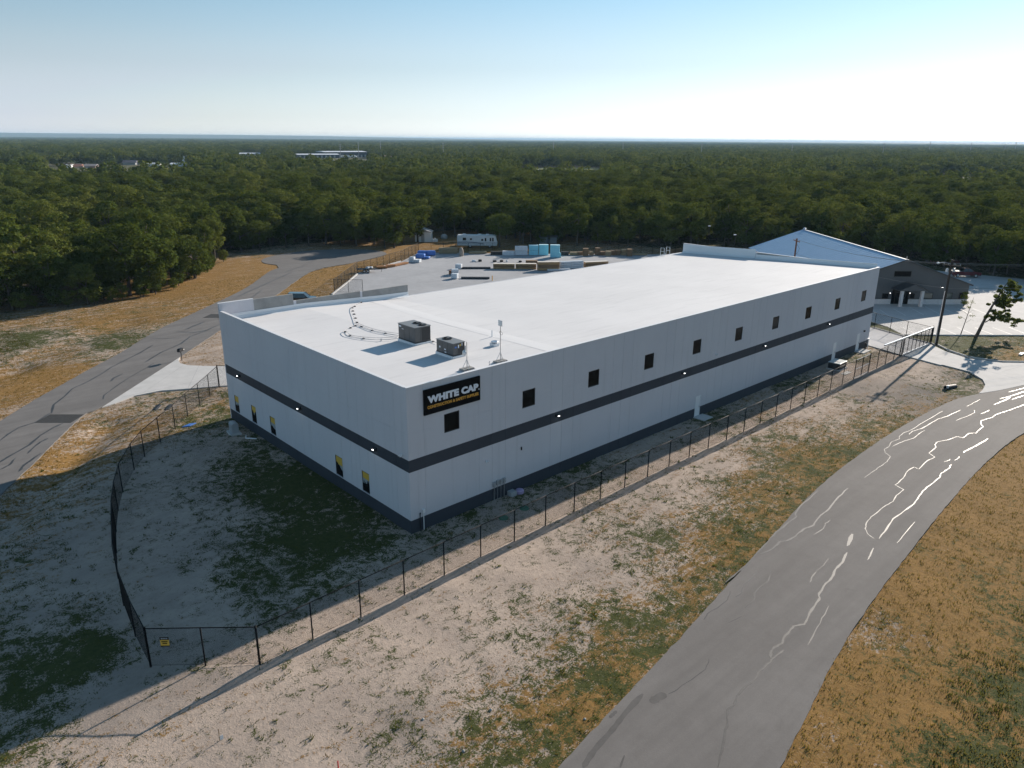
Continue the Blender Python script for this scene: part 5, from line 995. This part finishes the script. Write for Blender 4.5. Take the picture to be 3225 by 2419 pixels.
# porch
for x in (-1.0,2.55): pc=MB().box(x-.23,x+.23,-2.4,-1.94,0,2.85).build('porch_column',[stonew],mt,bevel=.02); MB().box(x-.28,x+.28,-2.45,-1.89,-.05,.12).build('column_base',[stonew],pc)
for s in (-1,1): 
    mbp=MB(); cx=.78; mbp.v=[(cx,-2.75,3.95),(cx,0,3.95),(cx+s*2.6,0,2.85),(cx+s*2.6,-2.75,2.85),(cx,-2.75,4.05),(cx,0,4.05),(cx+s*2.65,0,2.93),(cx+s*2.65,-2.75,2.93)]; mbp.f=[(0,1,2,3),(4,5,6,7),(0,3,7,4),(2,6,7,3),(0,4,5,1),(1,5,6,2)]; mbp.m=[0]*6; mbp.build('porch_roof',[dkroof],mt)
MB().face([(.78-2.5,-2.6,2.85),(.78+2.5,-2.6,2.85),(.78,-2.6,3.92)]).build('porch_gable',[gw],mt); MB().box(-1.6,3.2,-2.7,-.1,-.1,.07).build('porch_slab',[conc_walk],mt)
for x in (-1.92,1.58): lp=MB().box(x-.06,x+.06,-.12,-.005,2.05,2.3).build('porch_lamp',[black_m],mt); MB().lathe((x,-.09,1.96),[(.05,0),(.08,.04),(.05,.09)],8).build('lamp_globe',[lamp_on],lp)
lp=MB().box(6.95,7.25,-.2,-.005,3.05,3.25).build('wall_pack',[black_m],mt); MB().box(6.98,7.22,-.21,-.03,3.0,3.048).build('lens',[lamp_on],lp)
# roof of ribbed panels, each its own
NP=34; pw=(LB+.8)/NP; SL=math.hypot(HWD+.35,(AZ-EZ)*(HWD+.35)/HWD); ang=math.atan2(AZ-EZ,HWD)
rp=MB().box(0,SL,.006,pw-.006,-.05,0).box(0,SL,.0,.05,0,.045).box(0,SL,pw*.5-.02,pw*.5+.02,0,.02).mesh('roof_panel',[roofb])
for s in (0,1):
    for k in range(NP):
        o=link('roof_panel',rp,mt)
        o.matrix_local=(Matrix.Translation((0,-.4+pw*k,AZ))@Matrix.Rotation(ang,4,'Y')) if s==0 else (Matrix.Translation((0,-.4+pw*(k+1),AZ))@Matrix.Rotation(math.pi,4,'Z')@Matrix.Rotation(ang,4,'Y'))
MB().box(-.22,.22,-.42,LB+.42,AZ+.02,AZ+.06).build('ridge_cap',[trimw],mt)
for s in (-1,1):
    T=Matrix.Translation((0,-.42,AZ-.02))@Matrix.Rotation(ang if s>0 else math.pi-ang,4,'Y'); MB().box(0,SL,-.06,-.0,-.16,.05,T=T).build('rake_trim',[dkroof],mt)
    MB().box(s*(HWD+.36)-.08,s*(HWD+.36)+.08,-.4,LB+.4,EZ-.32,EZ-.14).build('gutter',[dkroof],mt)
tag(MB().tube([(apx[0],apx[1],AZ+.05),(apx[0],apx[1],AZ+.55)],.06,8).build('roof_vent',[alu]),'small metal vent on the front ridge end of the grey building','vent')
e=apx+bk*(LB-.3); tag(MB().lathe((e[0],e[1],AZ+.06),[(.3,0),(.35,.25),(.2,.4),(.05,.42)],10).build('ridge_vent',[alu]),'pale round vent at the far end of the blue metal roof','vent')
# shrub and plants in front of it
# ------------------------------------------------------------------ power poles and wires
pb=np.array(g2(zr(1045,1205))); t=thing('power_pole','tall dark wooden power pole with lamp arm beside the slide gate','power pole',(pb[0],pb[1],0))
topP=Vector((.25,.1,11.9)); MB().tube([(0,0,-.5),topP*.5,topP],[.20,.17,.13],10).build('pole',[pole_wood],t)
MB().box(-.06,.06,-1.1,1.1,11.1,11.22).build('cross_arm',[pole_wood],t)
for y in (-1.0,-.45,.45,1.0): MB().lathe((.2,y,11.22),[(.03,0),(.06,.06),(.05,.14),(.02,.18)],8).build('insulator',[grey_box],t)
mb=MB(); mb.tube([(.2,.1,11.3),(-.5,.7,11.55),(-1.1,1.2,11.5)],.04,6); la=mb.build('lamp_arm',[galv],t); MB().lathe((-1.25,1.32,11.42),[(.08,-.05),(.20,.0),(.16,.12),(.04,.16)],10).build('lamp_head',[white_pl],la,True)
for (x,y,z_) in ((.55,-.25,10.35),(-.25,.35,10.35)): MB().lathe((x,y,z_-.1),[(.16,0),(.18,.05),(.18,.42),(.12,.5),(.04,.52)],10).build('transformer',[pm('transformer_grey',(.5,.52,.54),.4)],t)
MB().tube([(-.13,.12,-.1),(-.10,.15,4),(0,.18,7.6)],.055,8).build('riser_conduit',[galv],t); MB().tube([(-.02,.2,-.1),(0,.2,4),(.08,.22,7.2)],.04,8).build('riser_conduit',[galv],t)
q0=Z(2050,650,3225,2212); base2=G(q0(853,360)); 
# second pole: stands behind the warehouse, in front of the metal building
p2=np.array([101.5,31.0,0.0]); dirp=ray(q0(857,260)); tt=70; 
k2=(CAM[:2]+dirp[:2]/np.linalg.norm(dirp[:2])*142.0); h2=above(q0(858,195),(k2[0],k2[1],0)); t2=thing('power_pole','reddish wooden pole with cross arm before the blue metal roof','power pole',(k2[0],k2[1],0)); pw2=pm('red_pole_wood',(.16,.075,.045),.9,c2=(.11,.055,.035),ns=5)
MB().tube([(0,0,-.4),(0,0,h2+.15)],[.18,.14],9).build('pole',[pw2],t2); MB().box(-.06,.06,-1.5,1.5,h2-.35,h2-.22,T=Matrix.Rotation(R(-43),4,'Z')).build('cross_arm',[pw2],t2)
for s in (-1.3,1.3): v=Matrix.Rotation(R(-43),4,'Z')@Vector((0,s,0)); MB().lathe((v.x,v.y,h2-.22),[(.03,0),(.06,.06),(.02,.18)],8).build('insulator',[grey_box],t2)
MB().tube([(.15,-.1,h2-.9),(.5,-.45,h2-1.6),(.3,-.3,h2-2.4),(.15,-.15,h2-2.6)],.02,5).build('jumper_cable',[black_m],t2)
def wire(label,a,b,sag,r_=.014):
    a=Vector(a);b=Vector(b); tag(MB().tube([a.lerp(b,k/14)-Vector((0,0,sag*4*(k/14)*(1-k/14))) for k in range(15)],r_,4).build('power_line',[pm('grey_cable',(.16,.16,.16),.5)]),label,'power line','overhead power lines')
T1=Vector((pb[0],pb[1],0)); T2=Vector((k2[0],k2[1],0))
for i,y in enumerate((-1.0,.45,1.0)):
    wire('overhead line from the dark pole to the red pole, strand %s'%('nearest the road','in the middle','farthest from the road')[i],T1+Vector((.2,y,11.4)),T2+Vector((y*.7,y*.7,h2-.05)),.9)
    wire('overhead line from the dark pole to the right edge, strand %s'%('nearest the road','in the middle','farthest from the road')[i],T1+Vector((.2,y,11.4)),T1+Vector((58,y-30,11.2)),1.1)
wire('lower overhead cable crossing before the grey gable',T1+Vector((.1,0,8.0)),T2+Vector((.1,0,h2-2.5)),.7,.02); wire('lower overhead cable running from the dark pole out of the right side',T1+Vector((.1,0,8.0)),T1+Vector((58,-30,8)),.9,.02)
# yard lights
for i,q in enumerate(((500,170),(348,118))):
    dq=ray(q0(*q)); dd=(152,168)[i]; k3=CAM[:2]+dq[:2]/np.linalg.norm(dq[:2])*dd; hz=above(q0(*q),(k3[0],k3[1],0)); t3=thing('yard_light','thin yard light pole with pale lamp, %s'%('just right of the roof ladder','among the trees behind the roof ladder')[i],'lamp post',(k3[0],k3[1],0),0,'yard lights'); MB().tube([(0,0,-.3),(0,0,hz)],.07,8).build('pole',[wire_m],t3); MB().box(-.35,.15,-.2,.2,hz,hz+.12).build('lamp_head',[white_pl],t3,bevel=.03)

# ------------------------------------------------------------------ sheds by the camper
a=np.array(g2(zv(225,560))); t=thing('white_shed','small white shed half hidden by trees left of the camper','shed',(a[0]+.5,a[1]+1.5,0),R(-45)); MB().box(-2.2,2.2,-1.6,1.6,-.2,2.7).build('wall',[white_pl],t); MB().side([(-2.5,2.65),(2.5,2.65),(0,3.5)],-1.9,1.9).build('roof',[pm('shed_roof',(.30,.30,.31),.6)],t); MB().box(-.5,.4,-1.63,-1.602,0,2.0).build('door',[grey_box],t)
for i,q in enumerate(((350,560),(405,560))):
    x,y=g2(zv(*q)); tag(MB().box(x-.4,x+.4,y-.35,y+.35,-.05,.75).box(x-.36,x-.28,y-.3,y+.3,.75,1.1).build('garden_chair',[white_pl],bevel=.04),'white garden chair by the small shed, %s of two'%('left','right')[i],'chair','garden chairs')
a=np.array(g2(zz(510,238))); b=np.array(g2(zz(690,240))); d=b-a; w=float(np.linalg.norm(d)); t=thing('grey_shed','low grey shed with open door in the trees behind the blue foam','shed',(a[0],a[1],0),math.atan2(d[1],d[0])); gs=pm('shed_grey',(.16,.19,.22),.7)
MB().box(0,w*.45,0,3,-.2,2.0).box(w*.62,w,0,3,-.2,2.0).box(w*.45,w*.62,1.5,3,-.2,2.0).build('wall',[gs],t); MB().box(-.3,w+.3,-.5,3.3,2.0,2.2).build('roof',[pm('shed_roof_dark',(.05,.05,.055),.7)],t); MB().box(w*.46,w*.5,-.02,.5,0,1.9).build('door',[rvb],t)
x,y=g2(zv(545,505)); tag(MB().lathe((x,y,-.1),[(.8,0),(1.0,.4),(.9,1.0),(.5,1.3),(.1,1.4)],10).build('covered_tank',[grey_box]),'grey round tank under the trees left of the camper','tank')

# ------------------------------------------------------------------ single trees of the photograph
def lone(label,q,zf,form,s,zs=1.0,name='oak_tree'): x,y=g2(zf(*q)); return tree(name,label,x,y,form,s,random.random()*6,'single trees behind the yard',zs=zs)
for (cr_b,label,q,h,r_,sd) in ((2.6,'large oak with bare trunk right behind the camper front',(1510,655),9.5,4.2,301),(2.4,'oak with bare trunk on the dry clearing right of the camper',(1920,595),8.5,3.0,302),(3.0,'slim oak on the clearing behind the camper roof',(740,475),10,3.2,303),(2.4,'forked oak behind the grey tank left of the camper',(530,470),9.5,3.4,304),(2.4,'oak at the right end of the dry clearing',(2205,560),10,3.6,305),(.8,'bushy oak in front of the white shed at the fence corner',(90,560),10,3.6,306)):
    x,y=g2(zv(*q)); cm,cl=crown_mesh('crown',sd,h,r_,cr_b,50,85,.36,leaf_m); t=thing('oak_tree',label,'tree',(x,y,0),0,'single trees behind the yard'); link('crown',cm,t); link('trunk',trunk_mesh('trunk',sd,h,cr_b,r_,cl,.24),t)
# leaning tree and sapling by the car park
tx,ty=g2(zr(1570,1100)); t=thing('leaning_tree','leaning sparse tree between car park and right driveway','tree',(tx,ty,0)); rt=_r0[:2]
def off(s,z): return Vector((rt[0]*s,rt[1]*s,z))
mbt=MB().tube([off(0,-.3),off(.5,1.6),off(1.0,3.4),off(1.7,5.2),off(2.4,7.0),off(2.9,8.0)],[.26,.21,.17,.13,.09,.04],8); mbt.tube([off(.95,2.2),off(1.9,2.8),off(3.2,3.0),off(4.2,2.8),off(5.0,2.4)],[.08,.06,.05,.04,.02],6); mbt.tube([off(1.6,4.8),off(2.4,5.2),off(3.4,5.1),off(4.4,4.6)],[.07,.05,.04,.02],6); mbt.tube([off(2.3,6.8),off(3.2,7.2),off(4.3,6.9)],[.05,.04,.02],6); mbt.build('trunk',[bark_m],t,True)
def blob(cs,leaf,per,seed,mat):
    g_=np.random.RandomState(seed); V=[]
    for c_,cr in cs:
        u=g_.normal(size=(per,3)); u/=np.linalg.norm(u,axis=1,keepdims=True); p_=np.array(c_)+u*cr*(g_.rand(per)**.4)[:,None]*np.array([1,1,.6]); nr=u+g_.normal(size=(per,3))*.5; nr/=np.linalg.norm(nr,axis=1,keepdims=True); tt=np.cross(nr,g_.normal(size=(per,3))); tt/=np.linalg.norm(tt,axis=1,keepdims=True); bb=np.cross(nr,tt); s=(leaf*g_.uniform(.5,1.2,per))[:,None]; V.append(np.stack([p_-tt*s*.5,p_-bb*s*.35,p_+tt*s*.5,p_+bb*s*.35],1))
    V=np.concatenate(V).reshape(-1,3); return arrays_mesh('crown',V,np.arange(len(V)).reshape(-1,4),[mat])
cs=[(off(s,z)+Vector((random.uniform(-.6,.6),random.uniform(-.6,.6),0)),r_) for s,z,r_ in ((2.7,8.1,.6),(3.4,7.6,.8),(4.3,7.1,.7),(2.4,7.2,.5),(2.2,6.2,.6),(2.9,5.6,.8),(3.7,5.3,.8),(4.4,4.7,.6),(2.2,5.2,.6),(1.7,4.8,.5),(3.1,3.2,.7),(2.2,3.3,.7),(1.6,3.0,.5),(4.1,2.9,.6),(4.9,2.4,.6),(3.4,4.4,.5),(4.6,6.3,.5))]
link('crown',blob([(c_+Vector((random.gauss(0,.55),random.gauss(0,.55),random.gauss(0,.38))),r_*random.uniform(.45,.75)) for c_,r_ in cs for _ in range(9)],.28,60,9,leaf_y),t)
sx,sy=g2(zr(1365,1080)); t=thing('sapling','thin bare sapling beside the leaning tree','sapling',(sx,sy,0)); mbt=MB().tube([off(0,-.2),off(.35,2.2),off(.6,4.0),off(.85,5.7)],[.07,.05,.04,.015],6)
for s,z in ((-1.2,2.6),(1.0,2.9),(-.9,3.4),(1.3,2.2),(1.2,3.6),(-.6,4.4)): mbt.tube([off(.3+z*.07,z-.3),off(.3+s*.6,z+.2),off(.3+s,z+.05)],[.02,.015,.008],4)
mbt.build('trunk',[bark_m],t); link('crown',blob([(off(.7,4.9),.6),(off(-.6,2.7),.35),(off(1.2,3.0),.4),(off(.4,4.2),.4)],.16,45,10,leaf_y),t)
px,py=g2(zr(1400,690)); t=thing('shrub','young dark shrub against the grey gable wall','shrub',(px-.6,py-.3,0)); link('crown',blob([((0,0,.8),.7),((.2,.2,1.7),.7),((-.3,0,2.4),.5)],.28,140,12,leaf_m),t); MB().tube([(0,0,-.2),(0,0,1.8)],.05,6).build('trunk',[bark_m],t)
# bushes along the left wood's edge
EDGE=[(-8.5,101.5),(4,98.5),(12,100),(20,103),(29,114),(41,131)]
for i in range(26):
    k=4.95*(i+random.uniform(.1,.9))/26; a=EDGE[int(k)]; b=EDGE[int(k)+1]; f_=k-int(k); tree('bush','leafy bush at the foot of the left wood, %s from the left'%nth(i),a[0]+(b[0]-a[0])*f_+random.uniform(-1,1),a[1]+(b[1]-a[1])*f_+random.uniform(-.5,2.5),random.choice((1,3)),random.uniform(.28,.5),random.random()*6,'bushes at the edge of the wood',cat='bush')

# ------------------------------------------------------------------ far things
z7=Z(700,420,1500,2212); z8=Z(1400,420,2300,2212); z9=Z(2300,420,3225,2212); z0=Z(0,420,800,2212)
pole_grey=pm('far_pole_grey',(.30,.30,.31),.6)
POLES=[(z7,1020,88,1037,285),(z7,1180,75,1190,210),(z7,1375,68,1382,210),(z7,1920,82,1926,268),(z8,844,62,842,190),(z8,1378,68,1378,180),(z8,1992,70,1982,215),(z9,470,80,455,205),(z9,1160,70,1140,205),(z9,1505,60,1490,175),(z9,1815,65,1800,170),(z9,2152,65,2135,165),(z9,2068,80,2058,165)]
for i,(zf,tx_,ty_,bx_,by_) in enumerate(POLES):
    g_=G(zf(bx_,by_)); h=min(34,above(zf(tx_,ty_),g_)); w=.38*max(1,np.linalg.norm(g_[:2]-CAM[:2])/900)
    t=thing('transmission_pole','tall grey power-line pole above the far trees, number %s from the left'%('one two three four five six seven eight nine ten eleven twelve thirteen'.split()[i]),'utility pole',(float(g_[0]),float(g_[1]),0),YAW-1.57,'far power-line poles')
    MB().tube([(0,0,-.5),(0,0,h)],[w,w*.55],8).build('pole',[pole_grey],t)
    for z_ in (h-1.0,h-3.0,h-5.0): MB().box(-1.3,1.3,-.1,.1,z_-.12,z_+.12).build('arm',[pole_grey],t)
def shed_far(label,zf,a,b,top,depth,wallm,roofm,name='far_warehouse',pitch=1.2):
    p=G(zf(*a))[:2]; q=G(zf(*b))[:2]; d=q-p; w=float(np.linalg.norm(d)); h=float(np.clip(above(zf((a[0]+b[0])/2,top),((p[0]+q[0])/2,(p[1]+q[1])/2,0)),3,14)); t=thing(name,label,'building',(float(p[0]),float(p[1]),0),math.atan2(d[1],d[0]))
    MB().box(0,w,0,depth,-.5,h-pitch).build('wall',[wallm],t); mb=MB(); mb.v=[(-.6,-.8,h-pitch),(w+.6,-.8,h-pitch),(w+.6,depth*.5,h),(-.6,depth*.5,h),(w+.6,depth+.8,h-pitch),(-.6,depth+.8,h-pitch)]; mb.f=[(0,1,2,3),(3,2,4,5),(0,3,5),(1,4,2)]; mb.m=[0]*4; mb.build('roof',[roofm],t)
    for k in range(int(w/6)): MB().box(2+6*k,4.5+6*k,-.06,-.01,0,min(3.6,h-pitch-.5)).build('door',[grey_box],t)
    return t
dkw=pm('far_dark_wall',(.05,.06,.075),.7); whr=pm('far_white_roof',(.75,.76,.78),.4)
kind(MB().prism([g2(z8(*q)) for q in ((590,287),(1230,285),(1180,268),(640,270))],.0,.4).build('meadow',[pm('far_meadow',(.13,.17,.05),.9,c2=(.17,.19,.07),ns=.05)]),'structure')
shed_far('long dark far warehouse with bright white roof left of centre',z7,(895,212),(1262,209),155,34,dkw,whr)
shed_far('low far shed with white roof left of the dark far warehouse',z7,(660,218),(1020,216),178,20,dkw,whr)
shed_far('far low white-roofed building at the left, behind trees',z7,(150,200),(330,200),170,20,pm('far_tan_wall',(.35,.30,.26),.7),whr)
shed_far('far brick-red house in the left clearing',z0,(515,300),(575,302),262,10,pm('far_brick',(.22,.09,.06),.8),pm('far_brown_roof',(.16,.10,.08),.8),'far_house',2.2)
shed_far('far white box building in the left clearing',z0,(578,302),(620,302),272,8,white_pl,whr,'far_house',.6)
shed_far('far red-roofed house right of the white box',z0,(640,300),(700,300),268,10,pm('far_tan_wall2',(.40,.33,.27),.7),pm('far_red_roof',(.25,.11,.08),.8),'far_house',2.0)
shed_far('far pink-brown house row in the left clearing',z0,(735,300),(830,300),268,10,pm('far_pink_wall',(.38,.24,.20),.7),pm('far_grey_roof',(.25,.22,.21),.8),'far_house',1.8)
shed_far('far dark-roofed house left of centre',z0,(1070,275),(1180,275),235,12,grey_box,pm('far_slate_roof',(.08,.08,.10),.7),'far_house',2.4)
shed_far('far pale low sheds beside the silver tower',z0,(1255,285),(1390,285),262,12,white_pl,pm('far_pale_roof',(.45,.48,.5),.5),'far_house',1.0)
shed_far('far white low building with pale roof, right one in the left clearing',z0,(1485,287),(1590,287),258,14,white_pl,whr,'far_house',1.0)
g_=G(z0(1612,285)); t=thing('silver_tower','far silver grain tower in the left clearing','tower',(float(g_[0]),float(g_[1]),0)); h=above(z0(1612,198),g_); MB().lathe((0,0,0),[(2.2,-.5),(2.2,h*.55),(.4,h*.7),(.4,h)],12).build('bin',[alu],t); MB().tube([(1.5,0,0),(2.0,0,h)],.3,6).build('leg_pipe',[white_pl],t)
for i,(zf,a) in enumerate(((z7,(935,215)),(z7,(985,213)),(z7,(1050,213)),(z7,(1110,212)),(z7,(1150,212)),(z7,(590,203)),(z7,(620,205)))):
    g_=G(zf(*a)); t=thing('parked_truck','far pale truck parked before the %s'%('dark far warehouse, first from the left','dark far warehouse, second from the left','dark far warehouse, third from the left','dark far warehouse, fourth from the left','dark far warehouse, fifth from the left','low far shed, left one','low far shed, right one')[i],'truck',(float(g_[0]),float(g_[1]),0),YAW-1.57,'far parked trucks'); MB().box(-3.5,1.5,-1.2,1.2,.8,3.4).build('cargo_box',[white_pl],t); MB().box(1.6,3.5,-1.1,1.1,.6,2.6).build('cab',[white_pl],t,bevel=.2)
    for x in (-2.5,2.4):
        for s in (-1,1): wheel(t,x,s*1.0,.5,.3)
g_=G(z7(1400,225)); o=MB().lathe((0,0,-.5),[(26,0),(20,2.5),(11,4.5),(3,5.5)],18).build('spoil_heap',[pm('far_brown_soil',(.20,.14,.12),.9,c2=(.28,.2,.17),ns=.1)],loc=(float(g_[0]),float(g_[1]),0)); tag(o,'far brown heap of soil right of the dark far warehouse','soil heap')
# low hills that close the horizon
def hills():
    V=[];F=[]; n=140
    for row,(d,zs) in enumerate(((9000,0),(11500,1),(14500,.25),(17000,0))):
        for k in range(n):
            a=YAW+R(-60+120*k/(n-1)); u=k/(n-1); hgt=zs*(18+22*(.5+.5*math.sin(u*9+1))*(.6+.4*math.sin(u*23))+34*max(0,min(1,(u-.48)*4)))
            V.append((CAM[0]+d*math.cos(a),CAM[1]+d*math.sin(a),hgt if row else -1))
    for r_ in range(3):
        for k in range(n-1): F.append((r_*n+k+1,r_*n+k,(r_+1)*n+k,(r_+1)*n+k+1))
    return kind(link('hills',arrays_mesh('hills',V,F,[pm('far_woodland',(.045,.06,.03),.9,c2=(.07,.08,.04),ns=.004)])),'structure')
hills()

# ------------------------------------------------------------------ the hazy air
haze=MB().box(-27000,27000,-27000,27000,-3,58)
hm=bpy.data.materials.new('hazy_air'); hm.use_nodes=True; t=hm.node_tree; t.nodes.remove(t.nodes['Principled BSDF']); pv=t.nodes.new('ShaderNodeVolumePrincipled')
pv.inputs['Color'].default_value=(.50,.76,1,1); pv.inputs['Density'].default_value=7.5e-5; pv.inputs['Anisotropy'].default_value=0.0; t.links.new(pv.outputs[0],t.nodes['Material Output'].inputs['Volume'])
kind(haze.build('haze',[hm]),'stuff')
